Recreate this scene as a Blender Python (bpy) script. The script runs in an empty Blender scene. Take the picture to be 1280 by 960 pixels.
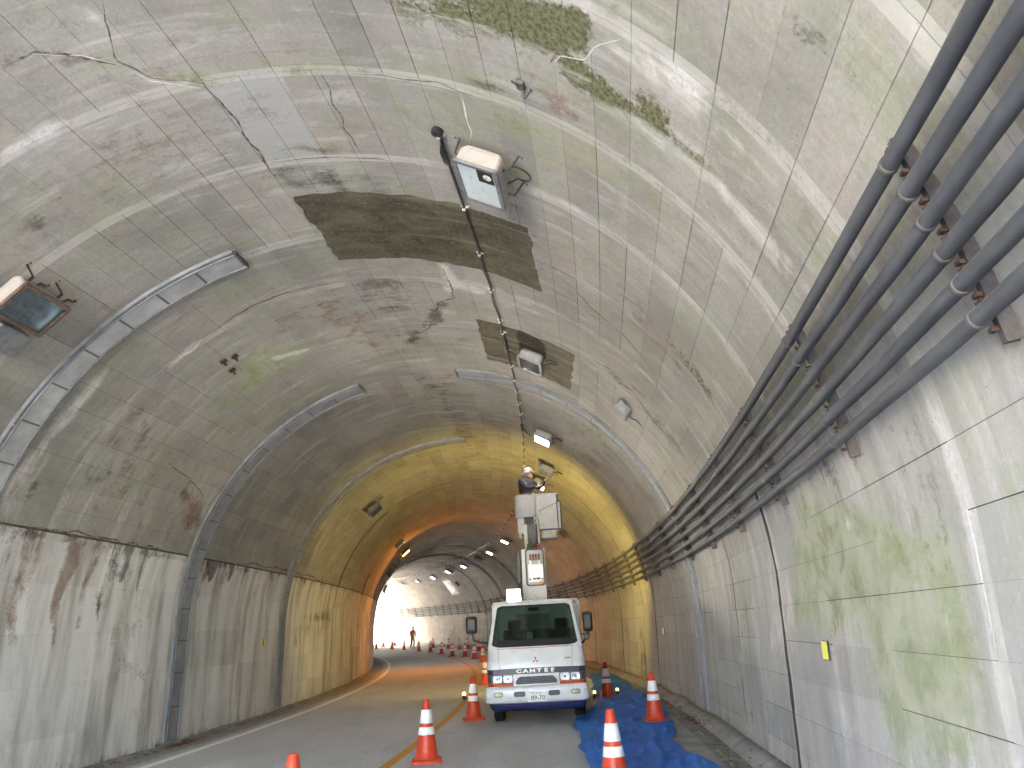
import bpy, bmesh, math, random
import numpy as np
from mathutils import Vector, Matrix, Euler
R = math.radians
random.seed(7); RNG = np.random.default_rng(7)
S = bpy.context.scene
COL = S.collection

# ------------------------------------------------------------------ tunnel geometry (metres)
K = 0.00796044          # curvature of the centre line, to the left
RC = 1 / K
BANK = 0.0312669        # superelevation of the road
RW, RV, HC, CW = 4.574, 4.44075, 1.95606, 0.000864   # half width, vault rise, spring height, wall batter
S0, S1 = -7.3, 94.0     # portals

# ------------------------------------------------------------------ camera
cam = bpy.data.cameras.new('camera'); camo = bpy.data.objects.new('camera', cam); COL.objects.link(camo)
cam.sensor_fit = 'HORIZONTAL'; cam.sensor_width = 36.0; cam.lens = 948.618 / 1280 * 36.0
cam.clip_start = 0.05; cam.clip_end = 2000
_p, _r, _y = R(17.6774), R(1.16944), R(9.60673)
f = Vector((-math.sin(_y) * math.cos(_p), math.cos(_y) * math.cos(_p), math.sin(_p)))
r0 = Vector((math.cos(_y), math.sin(_y), 0)); u0 = r0.cross(f)
rr = r0 * math.cos(_r) - u0 * math.sin(_r) ; uu = r0 * math.sin(_r) + u0 * math.cos(_r)
m = Matrix((rr, uu, -f)).transposed().to_4x4(); m.translation = Vector((3.01387, 0, 1.6 + BANK * 3.01387))
camo.matrix_world = m
S.camera = camo

# ------------------------------------------------------------------ sky, sun, exposure
SUN_EL, SUN_AZ = R(36), R(70)     # azimuth measured to the left of +Y
world = bpy.data.worlds.new('World'); S.world = world; world.use_nodes = True
nt = world.node_tree; nt.nodes.clear()
sky = nt.nodes.new('ShaderNodeTexSky'); sky.sky_type = 'NISHITA'; sky.sun_disc = False
sky.sun_elevation = SUN_EL; sky.sun_rotation = -SUN_AZ; sky.dust_density = 7.0; sky.air_density = 1.0; sky.ozone_density = 0.0
bg = nt.nodes.new('ShaderNodeBackground'); bg.inputs['Strength'].default_value = 0.15
wo = nt.nodes.new('ShaderNodeOutputWorld')
nt.links.new(sky.outputs[0], bg.inputs[0]); nt.links.new(bg.outputs[0], wo.inputs[0])
sl = bpy.data.lights.new('sun', 'SUN'); sl.energy = 3.0; sl.angle = R(0.5); sl.color = (1, .965, .92)
so = bpy.data.objects.new('sun', sl); COL.objects.link(so)
tosun = Vector((-math.sin(SUN_AZ) * math.cos(SUN_EL), math.cos(SUN_AZ) * math.cos(SUN_EL), math.sin(SUN_EL)))
so.rotation_euler = tosun.to_track_quat('Z', 'Y').to_euler(); so.location = (0, 0, 60)
S.view_settings.view_transform = 'Standard'; S.view_settings.look = 'None'; S.view_settings.gamma = 1
S.view_settings.exposure = 6.52
S.render.engine = 'CYCLES'
S.cycles.max_bounces = 10; S.cycles.diffuse_bounces = 7; S.cycles.glossy_bounces = 3; S.cycles.transparent_max_bounces = 8
S.cycles.caustics_reflective = False; S.cycles.caustics_refractive = False
S.cycles.use_denoising = True

# ------------------------------------------------------------------ mapping helpers
def W(s, u, h):
    th = K * s
    x = (RC + u) * math.cos(th) - RC; y = (RC + u) * math.sin(th)
    return Vector((x, y, h))
def half(h):
    if h < HC: return RW - CW * (HC - h) ** 2
    q = min(1, (h - HC) / RV); return RW * math.sqrt(max(0, 1 - q * q))
_th = np.linspace(0, np.pi / 2, 500)
_u = RW * np.sin(_th); _h = HC + RV * np.cos(_th)
_hl = np.linspace(HC, -.6, 120)[1:]
_u = np.concatenate([_u, RW - CW * (HC - _hl) ** 2]); _h = np.concatenate([_h, _hl])
_v = np.concatenate([[0], np.cumsum(np.hypot(np.diff(_u), np.diff(_h)))])
def uh(v):
    a = np.abs(v); return np.sign(v) * np.interp(a, _v, _u), np.interp(a, _v, _h)
def v_of_h(h): return float(np.interp(-h, -_h, _v))
def lin(s, v, off=0.0):
    """points on the lining, arrays; off = distance inwards from the concrete"""
    s = np.asarray(s, float); v = np.asarray(v, float)
    u, h = uh(v); ua, ha = uh(v - 1e-2); ub, hb = uh(v + 1e-2)
    tu, thh = ub - ua, hb - ha; L = np.hypot(tu, thh); tu, thh = tu / L, thh / L
    u = u + off * thh; h = h - off * tu
    th = K * s
    return np.stack([(RC + u) * np.cos(th) - RC, (RC + u) * np.sin(th), h + 0 * th], -1)
def lin_frame(s, v, off=0.0):
    """matrix at a lining point: X along +v, Y along the tunnel, Z outwards into the rock"""
    p = Vector(lin(s, v, off)); a = Vector(lin(s, v - .02)); b = Vector(lin(s, v + .02))
    X = (b - a).normalized(); th = K * s; Y = Vector((-math.sin(th), math.cos(th), 0)); Z = X.cross(Y)
    mm = Matrix((X, Y, Z)).transposed().to_4x4(); mm.translation = p; return mm
def road_frame(s, u, dz=0.0, yaw=0.0, banked=True):
    th = K * s
    X = Vector((math.cos(th), math.sin(th), BANK if banked else 0)).normalized(); Y = Vector((-math.sin(th), math.cos(th), 0))
    Z = X.cross(Y); mm = Matrix((X, Y, Z)).transposed().to_4x4()
    mm = mm @ Matrix.Rotation(yaw, 4, 'Z'); mm.translation = W(s, u, BANK * u + dz); return mm

# ------------------------------------------------------------------ mesh helpers
class MB:
    def __init__(self): self.v = []; self.f = []; self.sm = []
    def add(self, vs, fs, smooth=False, M=None):
        o = len(self.v)
        self.v += [tuple(M @ Vector(p)) if M else tuple(p) for p in vs]
        self.f += [tuple(i + o for i in q) for q in fs]; self.sm += [smooth] * len(fs)
        return self
    def box(self, x0, x1, y0, y1, z0, z1, b=0.0, M=None):
        if b <= 0:
            vs = [(x, y, z) for x in (x0, x1) for y in (y0, y1) for z in (z0, z1)]
            fs = [(0, 1, 3, 2), (4, 6, 7, 5), (0, 4, 5, 1), (2, 3, 7, 6), (0, 2, 6, 4), (1, 5, 7, 3)]
            return self.add(vs, fs, False, M)
        b = min(b, (x1 - x0) * .45, (y1 - y0) * .45, (z1 - z0) * .45)
        bm = bmesh.new(); bmesh.ops.create_cube(bm, size=1)
        for q in bm.verts: q.co = Vector(((x0 + x1) / 2 + q.co.x * (x1 - x0), (y0 + y1) / 2 + q.co.y * (y1 - y0), (z0 + z1) / 2 + q.co.z * (z1 - z0)))
        bmesh.ops.bevel(bm, geom=bm.edges[:], offset=b, segments=2, profile=.5, affect='EDGES')
        bm.verts.index_update()
        self.add([q.co[:] for q in bm.verts], [[q.index for q in fc.verts] for fc in bm.faces], False, M); bm.free(); return self
    def ring(self, rings, close=True, caps=(True, True), smooth=True, M=None):
        n = len(rings[0]); vs = [p for r in rings for p in r]; fs = []
        for i in range(len(rings) - 1):
            for j in range(n if close else n - 1):
                k = (j + 1) % n; fs.append((i * n + j, i * n + k, (i + 1) * n + k, (i + 1) * n + j))
        self.add(vs, fs, smooth, M)
        if close:
            if caps[0]: self.add(rings[0], [tuple(range(n))[::-1]], False, M)
            if caps[1]: self.add(rings[-1], [tuple(range(n))], False, M)
        return self
    def lathe(self, prof, n=20, M=None, caps=(True, True), smooth=True):
        return self.ring([[(r * math.cos(2 * math.pi * j / n), r * math.sin(2 * math.pi * j / n), z) for j in range(n)] for r, z in prof], True, caps, smooth, M)
    def tube(self, pts, r, n=8, M=None, caps=True):
        pts = [Vector(p) for p in pts]; rings = []
        rs = r if isinstance(r, (list, tuple)) else [r] * len(pts)
        up = None
        for i, p in enumerate(pts):
            t = (pts[min(i + 1, len(pts) - 1)] - pts[max(i - 1, 0)]).normalized()
            if up is None:
                up = Vector((0, 0, 1)) if abs(t.z) < .9 else Vector((1, 0, 0))
            a = t.cross(up).normalized(); b = a.cross(t).normalized(); up = b
            rings.append([tuple(p + (a * math.cos(2 * math.pi * j / n) + b * math.sin(2 * math.pi * j / n)) * rs[i]) for j in range(n)])
        return self.ring(rings, True, (caps, caps), True, M)
    def prism(self, poly, y0, y1, M=None):
        """polygon in x,z extruded along y"""
        n = len(poly); vs = [(x, y0, z) for x, z in poly] + [(x, y1, z) for x, z in poly]
        fs = [tuple(range(n)), tuple(range(2 * n - 1, n - 1, -1))] + [(j, n + j, n + (j + 1) % n, (j + 1) % n) for j in range(n)]
        return self.add(vs, fs, False, M)
    def build(self, name, mat, parent=None):
        me = bpy.data.meshes.new(name); me.from_pydata(self.v, [], self.f); me.update()
        for p, q in zip(me.polygons, self.sm): p.use_smooth = q
        bm = bmesh.new(); bm.from_mesh(me); bmesh.ops.recalc_face_normals(bm, faces=bm.faces[:]); bm.to_mesh(me); bm.free()
        o = bpy.data.objects.new(name, me); COL.objects.link(o)
        if mat: me.materials.append(mat)
        if parent: o.parent = parent
        return o
def tag(o, label=None, cat=None, group=None, kind=None):
    if label: o['label'] = label
    if cat: o['category'] = cat
    if group: o['group'] = group
    if kind: o['kind'] = kind
    return o
def empty(name, M=None, label=None, cat=None, group=None):
    o = bpy.data.objects.new(name, None); COL.objects.link(o); o.empty_display_size = .2
    if M is not None: o.matrix_world = M
    return tag(o, label, cat, group)
def copy_tree(o, M=None, parent=None):
    c = o.copy(); COL.objects.link(c)
    if parent: c.parent = parent; c.matrix_parent_inverse = o.matrix_parent_inverse.copy(); c.matrix_basis = o.matrix_basis.copy()
    if M is not None: c.matrix_world = M
    for ch in KIDS.get(o.name, []) or [x for x in o.children]: copy_tree(ch, None, c)
    return c
KIDS = {}
def rrect(w, h, r, n=5, cx=0, cz=0):
    out = []
    for (sx, sz, a0) in ((1, 1, 0), (-1, 1, 90), (-1, -1, 180), (1, -1, 270)):
        for i in range(n + 1):
            a = R(a0 + 90 * i / n); out.append((cx + sx * (w / 2 - r) + r * math.cos(a), cz + sz * (h / 2 - r) + r * math.sin(a)))
    return out

# ------------------------------------------------------------------ materials
class NT:
    def __init__(self, name):
        self.m = bpy.data.materials.new(name); self.m.use_nodes = True; self.t = self.m.node_tree; self.t.nodes.clear()
        self.o = self.t.nodes.new('ShaderNodeOutputMaterial'); self.b = self.t.nodes.new('ShaderNodeBsdfPrincipled')
        self.t.links.new(self.b.outputs[0], self.o.inputs[0])
    def n(self, t, **kw):
        x = self.t.nodes.new(t)
        for k, v in kw.items():
            if k in x.inputs.keys() if isinstance(k, str) and k[0].isupper() else False: self.set(x.inputs[k], v)
            else: setattr(x, k, v)
        return x
    def set(self, sock, v):
        if isinstance(v, bpy.types.NodeSocket): self.t.links.new(v, sock)
        else:
            if isinstance(v, tuple) and len(v) == 3 and sock.type == 'RGBA': v = v + (1,)
            sock.default_value = v
    def math(self, op, a, b=0.0, clamp=False):
        x = self.n('ShaderNodeMath', operation=op, use_clamp=clamp); self.set(x.inputs[0], a); self.set(x.inputs[1], b); return x.outputs[0]
    def noise(self, vec, scale, detail=4, rough=.55, dist=0.0):
        x = self.n('ShaderNodeTexNoise'); self.set(x.inputs['Vector'], vec)
        x.inputs['Scale'].default_value = scale; x.inputs['Detail'].default_value = detail; x.inputs['Roughness'].default_value = rough; x.inputs['Distortion'].default_value = dist
        return x.outputs['Fac']
    def mapping(self, vec, scale=(1, 1, 1), loc=(0, 0, 0)):
        x = self.n('ShaderNodeMapping'); self.set(x.inputs[0], vec); x.inputs['Scale'].default_value = scale; x.inputs['Location'].default_value = loc; return x.outputs[0]
    def ramp(self, fac, a, b, lo=0.0, hi=1.0):
        x = self.n('ShaderNodeMapRange', interpolation_type='SMOOTHSTEP'); self.set(x.inputs[0], fac); x.inputs[1].default_value = a; x.inputs[2].default_value = b
        x.inputs[3].default_value = lo; x.inputs[4].default_value = hi; return x.outputs[0]
    def mix(self, fac, a, b, mode='MIX'):
        x = self.n('ShaderNodeMix', data_type='RGBA', blend_type=mode); self.set(x.inputs[0], fac); self.set(x.inputs[6], a); self.set(x.inputs[7], b); return x.outputs[2]
    def bump(self, hgt, dist=.01, strength=.5):
        x = self.n('ShaderNodeBump'); x.inputs['Strength'].default_value = strength; x.inputs['Distance'].default_value = dist; self.set(x.inputs['Height'], hgt)
        self.t.links.new(x.outputs[0], self.b.inputs['Normal'])
    def attr(self, name):
        return self.n('ShaderNodeAttribute', attribute_name=name, attribute_type='GEOMETRY')
    def col(self, c): self.set(self.b.inputs['Base Color'], c)
    def p(self, **kw):
        for k, v in kw.items(): self.set(self.b.inputs[k.replace('_', ' ')], v)
        return self.m
def plain(name, c, rough=.5, metal=0.0, var=.25, scale=6.0, spec=.5, bump=0.0, dirt=None):
    t = NT(name); tc = t.n('ShaderNodeTexCoord').outputs['Object']
    nz = t.noise(tc, scale, 5, .6)
    k = t.ramp(nz, .3, .7)
    c0 = t.mix(k, tuple(x * (1 - var) for x in c), tuple(min(1, x * (1 + var * .6)) for x in c))
    if dirt:
        d = t.ramp(t.noise(tc, scale * 2.3, 6, .65), .52, .75); c0 = t.mix(d, c0, dirt)
    t.col(c0); t.p(Roughness=t.ramp(nz, .2, .8, max(0, rough - .08), min(1, rough + .1)), Metallic=metal, Specular_IOR_Level=spec)
    if bump: t.bump(t.noise(tc, scale * 6, 4), .004, bump)
    return t.m
def emit(name, c, strength):
    t = NT(name); t.p(Base_Color=(.8, .8, .8), Roughness=.3, Emission_Color=tuple(c) + (1,), Emission_Strength=strength); return t.m
def glassy(name, tint, rough=.05, gloss=.12):
    t = NT(name); tr = t.n('ShaderNodeBsdfTransparent'); tr.inputs[0].default_value = tuple(tint) + (1,)
    g = t.n('ShaderNodeBsdfGlossy'); g.inputs[0].default_value = (.9, .95, 1, 1); g.inputs['Roughness'].default_value = rough
    fr = t.n('ShaderNodeLayerWeight'); fr.inputs[0].default_value = .25
    k = t.ramp(fr.outputs['Facing'], 0, 1, gloss, .7); mx = t.n('ShaderNodeMixShader')
    t.set(mx.inputs[0], k); t.t.links.new(tr.outputs[0], mx.inputs[1]); t.t.links.new(g.outputs[0], mx.inputs[2])
    t.t.links.new(mx.outputs[0], t.o.inputs[0]); return t.m

def concrete(name='lining_concrete', whiten=0.0):
    t = NT(name)
    uv = t.n('ShaderNodeUVMap', uv_map='sv').outputs[0]
    st = t.attr('stain'); ft = t.attr('feat')
    sp = t.n('ShaderNodeSeparateColor'); t.set(sp.inputs[0], st.outputs['Color']); fp = t.n('ShaderNodeSeparateColor'); t.set(fp.inputs[0], ft.outputs['Color'])
    dark, green, white = sp.outputs; brown = st.outputs['Alpha']; grout, tone, moss = fp.outputs; repair = ft.outputs['Alpha']
    big = t.noise(uv, .55, 7, .6, .6); mid = t.noise(uv, 3.1, 9, .68, .4); fine = t.noise(uv, 24, 8, .75); grain = t.noise(uv, 75, 5, .75)
    streak = t.noise(t.mapping(uv, (3.4, .55, 1)), 1.0, 9, .70, .5); streak2 = t.noise(t.mapping(uv, (11, 1.1, 1), (7, 3, 0)), 1.0, 7, .7, .3)
    c = t.mix(t.ramp(big, .3, .7), (.275, .262, .244), (.405, .39, .367))
    c = t.mix(t.math('MULTIPLY', t.ramp(t.noise(uv, .9, 8, .68, .8), .46, .68), .6), c, (.41, .345, .325))      # pinkish clay tint
    c = t.mix(t.math('MULTIPLY', t.ramp(t.noise(t.mapping(uv, (1.7, .7, 1), (3, 9, 0)), 1.0, 9, .7, .4), .47, .68), .75), c, (.325, .345, .24))   # algae tint
    c = t.mix(t.math('MULTIPLY', t.ramp(streak, .52, .70), .5), c, (.66, .635, .62))
    c = t.mix(t.math('MULTIPLY', t.ramp(streak2, .34, .52, 1, 0), .28), c, (.20, .187, .17))
    c = t.mix(t.math('MULTIPLY', t.ramp(mid, .32, .52, 1, 0), .36), c, (.22, .205, .18))
    c = t.mix(t.math('MULTIPLY', t.ramp(fine, .36, .5, 1, 0), .3), c, (.20, .187, .17))
    c = t.mix(t.math('MULTIPLY', t.ramp(fine, .54, .68), .28), c, (.66, .64, .61))
    c = t.mix(t.math('MULTIPLY', t.ramp(t.noise(uv, 5.2, 9, .75, .9), .58, .70), .42), c, (.17, .16, .14))    # small sooty blotches
    c = t.mix(t.math('MULTIPLY', t.ramp(grain, .36, .47, 1, 0), .3), c, (.16, .145, .125))
    if whiten: c = t.mix(t.math('MULTIPLY', t.ramp(t.noise(t.mapping(uv, (2.2, .3, 1), (2, 5, 0)), 1.0, 6, .6), .25, .6), whiten), c, (.84, .845, .85))   # streaky whitening of the base colour
    tn = t.math('MULTIPLY_ADD', tone, .55); tn.node.inputs[2].default_value = .725
    mulc = t.n('ShaderNodeCombineColor'); [t.set(mulc.inputs[i], tn) for i in range(3)]
    c = t.mix(1.0, c, mulc.outputs[0], 'MULTIPLY')
    rm, rf_, rs_ = t.ramp(mid, .33, .67), t.ramp(fine, .36, .64), t.ramp(t.math('ADD', t.math('MULTIPLY', streak, .5), t.math('MULTIPLY', streak2, .5)), .38, .62)
    def mixn(a, b_, c_): return t.math('ADD', t.math('ADD', t.math('MULTIPLY', rm, a), t.math('MULTIPLY', rf_, b_)), t.math('MULTIPLY', rs_, c_))
    nz, nz2 = mixn(.40, .22, .38), mixn(.62, .38, 0.0)
    def mask(a, noise, k=2.2, g=1.35): return t.math('MULTIPLY', t.math('SUBTRACT', t.math('MULTIPLY', a, g), t.math('MULTIPLY', noise, .92)), k, True)
    c = t.mix(t.math('MULTIPLY', mask(repair, nz2, 5, 1.8), .75), c, t.mix(fine, (.36, .37, .37), (.47, .48, .48)))
    c = t.mix(t.math('MULTIPLY', mask(grout, nz2, 2.5, 1.3), .65), c, (.56, .545, .525))
    c = t.mix(t.math('MULTIPLY', mask(green, nz), .72), c, t.mix(rm, (.27, .31, .15), (.46, .48, .36)))
    c = t.mix(t.math('MULTIPLY', mask(brown, nz), .8), c, t.mix(rm, (.17, .10, .07), (.40, .29, .23)))
    c = t.mix(t.math('MULTIPLY', mask(moss, nz2, 2.4), .92), c, t.mix(rf_, (.05, .055, .018), (.20, .20, .105)))
    c = t.mix(t.math('MULTIPLY', mask(dark, nz), .82), c, t.mix(rm, (.05, .045, .04), (.19, .17, .145)))
    c = t.mix(t.math('MULTIPLY', mask(white, nz), .85), c, t.mix(rf_, (.55, .53, .53), (.84, .82, .82)))
    pits = t.n('ShaderNodeTexVoronoi'); t.set(pits.inputs['Vector'], uv); pits.inputs['Scale'].default_value = 16
    pt = t.math('MULTIPLY', t.ramp(pits.outputs['Distance'], .05, .1, 1, 0), t.ramp(t.noise(uv, 2.0, 3), .52, .62))
    c = t.mix(t.math('MULTIPLY', pt, .7), c, (.09, .08, .07))
    t.col(c); t.p(Roughness=.88, Specular_IOR_Level=.3)
    t.bump(t.math('ADD', t.math('ADD', t.math('MULTIPLY', fine, .9), t.math('MULTIPLY', mid, 1.4)), t.math('MULTIPLY', pt, -.8)), .008, .6)
    return t.m
M_CON = concrete(); M_CONR = concrete('pale_wall_concrete', .22); M_CONW = concrete('whitened_concrete', .8)
def joint_mat():
    t = NT('joint_dark'); tc = t.n('ShaderNodeTexCoord').outputs['Object']
    t.col(t.mix(t.noise(tc, 9, 5), (.035, .03, .026), (.12, .10, .085))); t.p(Roughness=.95, Specular_IOR_Level=.2); return t.m
M_JOINT = joint_mat(); M_BED = plain('joint_bed', (.11, .10, .09), .95, 0, .35, 5, .2)
def crack_mat(name, a, b):
    t = NT(name); tc = t.n('ShaderNodeTexCoord').outputs['Object']
    t.col(t.mix(t.ramp(t.noise(tc, 14, 6, .7), .35, .65), a, b)); t.p(Roughness=.95, Specular_IOR_Level=.2); return t.m
M_CRACK = crack_mat('crack_dark', (.07, .06, .052), (.30, .265, .235))
M_LIME = crack_mat('lime_deposit', (.55, .52, .5), (.82, .8, .79))
M_BRNLINE = crack_mat('crack_brown', (.13, .085, .065), (.26, .19, .15))
def coating():
    t = NT('dark_coating'); uv = t.n('ShaderNodeUVMap', uv_map='sv').outputs[0]
    n1 = t.noise(t.mapping(uv, (1, .6, 1)), 2.6, 9, .75, .9); n2 = t.noise(uv, 18, 6, .7)
    c = t.mix(t.ramp(n1, .3, .7), (.034, .032, .019), (.125, .108, .07)); c = t.mix(t.math('MULTIPLY', t.ramp(n2, .5, .66), .5), c, (.20, .18, .135))
    c = t.mix(t.math('MULTIPLY', t.ramp(t.noise(t.mapping(uv, (5, .25, 1)), 1, 5, .6), .58, .68), .6), c, (.25, .225, .165))
    t.col(c); t.p(Roughness=.7, Specular_IOR_Level=.4); t.bump(t.math('ADD', n1, t.math('MULTIPLY', n2, .5)), .006, .6); return t.m
M_COAT = coating()
def asphalt():
    t = NT('asphalt'); uv = t.n('ShaderNodeUVMap', uv_map='sv').outputs[0]
    g = t.noise(uv, 42, 6, .85); g2 = t.noise(uv, 14, 8, .8); m_ = t.noise(t.mapping(uv, (.35, 1.3, 1)), 1.1, 7, .6, .4); tr = t.noise(t.mapping(uv, (.12, 2.2, 1), (5, 2, 0)), 1.0, 5, .55)
    c = t.mix(t.ramp(m_, .3, .7), (.46, .463, .475), (.58, .583, .595))
    c = t.mix(t.math('MULTIPLY', t.ramp(tr, .5, .7), .5), c, (.60, .597, .59))
    c = t.mix(t.math('MULTIPLY', t.ramp(t.noise(uv, .9, 6, .7, 1.0), .6, .72), .5), c, (.23, .22, .205))
    c = t.mix(t.math('MULTIPLY', t.ramp(g2, .38, .5, 1, 0), .4), c, (.26, .255, .25)); c = t.mix(t.math('MULTIPLY', t.ramp(g2, .54, .68), .35), c, (.74, .74, .75))
    vr = t.n('ShaderNodeTexVoronoi'); t.set(vr.inputs['Vector'], uv); vr.inputs['Scale'].default_value = 40
    c = t.mix(t.math('MULTIPLY', t.ramp(g, .35, .7), .55), c, t.mix(vr.outputs['Distance'], (.22, .22, .22), (.72, .717, .71)))
    a = t.attr('edge').outputs['Fac']     # grit that gathers along the wall foot
    c = t.mix(t.math('MULTIPLY', t.math('SUBTRACT', t.math('MULTIPLY', a, 1.3), t.noise(uv, 5, 7, .7)), 3, True), c, (.26, .245, .225))
    t.col(c); t.p(Roughness=.85, Specular_IOR_Level=.35); t.bump(t.math('ADD', g, vr.outputs['Distance']), .006, .5); return t.m
M_ASPH = asphalt()
def paint(name, c):
    t = NT(name); uv = t.n('ShaderNodeUVMap', uv_map='sv').outputs[0]
    w = t.ramp(t.noise(uv, 7, 8, .75), .57, .70); w2 = t.ramp(t.noise(uv, 60, 4, .7), .60, .70)
    cc = t.mix(t.math('MULTIPLY', t.math('MAXIMUM', w, w2), .75), c, (.13, .125, .12)); t.col(cc); t.p(Roughness=.7); return t.m
M_WHITE_LINE = paint('white_road_paint', (.88, .87, .86)); M_ORANGE_LINE = paint('orange_road_paint', (.56, .27, .035))
def gutterm():
    t = NT('gutter_concrete'); tc = t.n('ShaderNodeTexCoord').outputs['Object']
    a = t.noise(tc, 1.7, 7, .65, .5); b = t.noise(tc, 30, 5, .7)
    c = t.mix(t.ramp(a, .3, .7), (.22, .21, .195), (.36, .35, .335)); c = t.mix(t.math('MULTIPLY', t.ramp(b, .5, .8), .5), c, (.12, .11, .10))
    t.col(c); t.p(Roughness=.9); t.bump(b, .005, .5); return t.m
M_GUT = gutterm()
M_DRAIN = plain('drain_channel', (.24, .23, .215), .9, 0, .4, 4, .3, .5)
M_STEEL = plain('galvanised_steel', (.42, .43, .45), .6, .05, .25, 3.0, .5, .1)
M_STEELB = plain('blue_grey_steel', (.29, .305, .335), .6, .05, .25, 3.0); M_FLANGE = plain('band_edge_steel', (.23, .24, .265), .55, .1, .25, 5.0); M_STEELD = plain('flange_steel', (.15, .16, .18), .5, .5, .3, 5.0, .5)
def pipe_mat():
    t = NT('conduit_paint'); tc = t.n('ShaderNodeTexCoord').outputs['Object']
    n = t.noise(t.mapping(tc, (1, .35, 1)), 5, 6, .65); c = t.mix(t.ramp(n, .3, .7), (.065, .068, .08), (.105, .109, .122))
    up = t.n('ShaderNodeNewGeometry').outputs['Normal']; sx = t.n('ShaderNodeSeparateXYZ'); t.set(sx.inputs[0], up)
    du = t.math('MULTIPLY', t.ramp(sx.outputs[2], .2, .95), t.ramp(t.noise(tc, 8, 6, .7), .25, .7))
    c = t.mix(t.math('MULTIPLY', du, .8), c, (.30, .285, .27)); c = t.mix(t.ramp(t.noise(tc, 2.2, 8, .75, 1), .62, .7), c, (.20, .20, .21))
    t.col(c); t.p(Roughness=.68, Specular_IOR_Level=.3); return t.m
M_PIPE = pipe_mat(); M_COLLAR = plain('collar_metal', (.11, .105, .105), .6, .2, .35, 20, .5, 0, (.14, .085, .05)); M_BRACKET = plain('bracket_steel', (.13, .12, .12), .6, .3, .4, 10, .4, 0, (.12, .07, .045))
M_RUST = plain('rusty_steel', (.10, .055, .045), .85, .1, .45, 22, .3, .3)
M_LAMPBOX = plain('lamp_housing_beige', (.40, .375, .37), .5, 0, .1, 8, .4, 0, (.44, .39, .36)); M_LAMPFRAME = plain('lamp_frame_grey', (.22, .23, .25), .45, .3, .25, 14)
M_RUSTFRAME = plain('lamp_frame_rusty', (.16, .11, .09), .7, .2, .4, 20, .4, 0, (.30, .17, .07))
M_LAMPGREY = plain('lamp_housing_grey', (.30, .30, .30), .5, .2, .2, 9); M_LAMPDARK = plain('lamp_housing_dark', (.10, .095, .085), .6, .1, .3, 9)
M_REFL = plain('lamp_reflector', (.70, .74, .75), .28, .15, .08, 20); M_BLACK = plain('black_plastic', (.02, .02, .022), .45, 0, .3, 12); M_CABLE = plain('black_cable', (.015, .015, .015), .5, 0, .3, 12)
M_CLIP = plain('white_clip', (.75, .74, .72), .5, 0, .1, 20)
M_PALEGLASS = plain('pale_lens', (.66, .73, .75), .18, 0, .06, 10, .5, 0, (.52, .56, .56)); M_LGLASS = glassy('lamp_glass', (.70, .76, .78), .12, .16)  # opaque pale lens, the glass's reflection painted into its colour

# ------------------------------------------------------------------ stains of the lining, laid out in (s, v)
def _hash(ix, iy, seed):
    n = (ix * 374761393 + iy * 668265263 + seed * 982451653) & 0x7fffffff
    n = ((n ^ (n >> 13)) * 1274126177) & 0x7fffffff
    return ((n ^ (n >> 16)) & 0xffff) / 65535.0
def vnoise(x, y, seed=0):
    ix = np.floor(x).astype(np.int64); iy = np.floor(y).astype(np.int64); fx = x - ix; fy = y - iy
    fx = fx * fx * (3 - 2 * fx); fy = fy * fy * (3 - 2 * fy)
    a = _hash(ix, iy, seed); b = _hash(ix + 1, iy, seed); c = _hash(ix, iy + 1, seed); d = _hash(ix + 1, iy + 1, seed)
    return (a * (1 - fx) + b * fx) * (1 - fy) + (c * (1 - fx) + d * fx) * fy
def fbm(x, y, seed=0, o=4):
    t = 0; a = .5
    for i in range(o): t = t + a * vnoise(x * 2 ** i, y * 2 ** i, seed + i); a *= .5
    return t / (1 - .5 ** o)
def poly_mask(s, v, poly, soft=.12):
    P = np.array(poly, float); n = len(P); inside = np.zeros(s.shape, bool); d = np.full(s.shape, 1e9)
    for i in range(n):
        a, b = P[i], P[(i + 1) % n]
        cond = ((a[1] > v) != (b[1] > v)); xx = (b[0] - a[0]) * (v - a[1]) / (b[1] - a[1] + 1e-12) + a[0]
        inside ^= cond & (s < xx)
        ab = b - a; tt = np.clip(((s - a[0]) * ab[0] + (v - a[1]) * ab[1]) / (ab @ ab + 1e-9), 0, 1)
        d = np.minimum(d, np.hypot(s - a[0] - tt * ab[0], v - a[1] - tt * ab[1]))
    d = np.where(inside, d, -d); return np.clip(.5 + d / (2 * soft), 0, 1)
DARK, GREEN, WHITE, BROWN, GROUT, TONE, MOSS, REPAIR = range(8)
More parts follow.
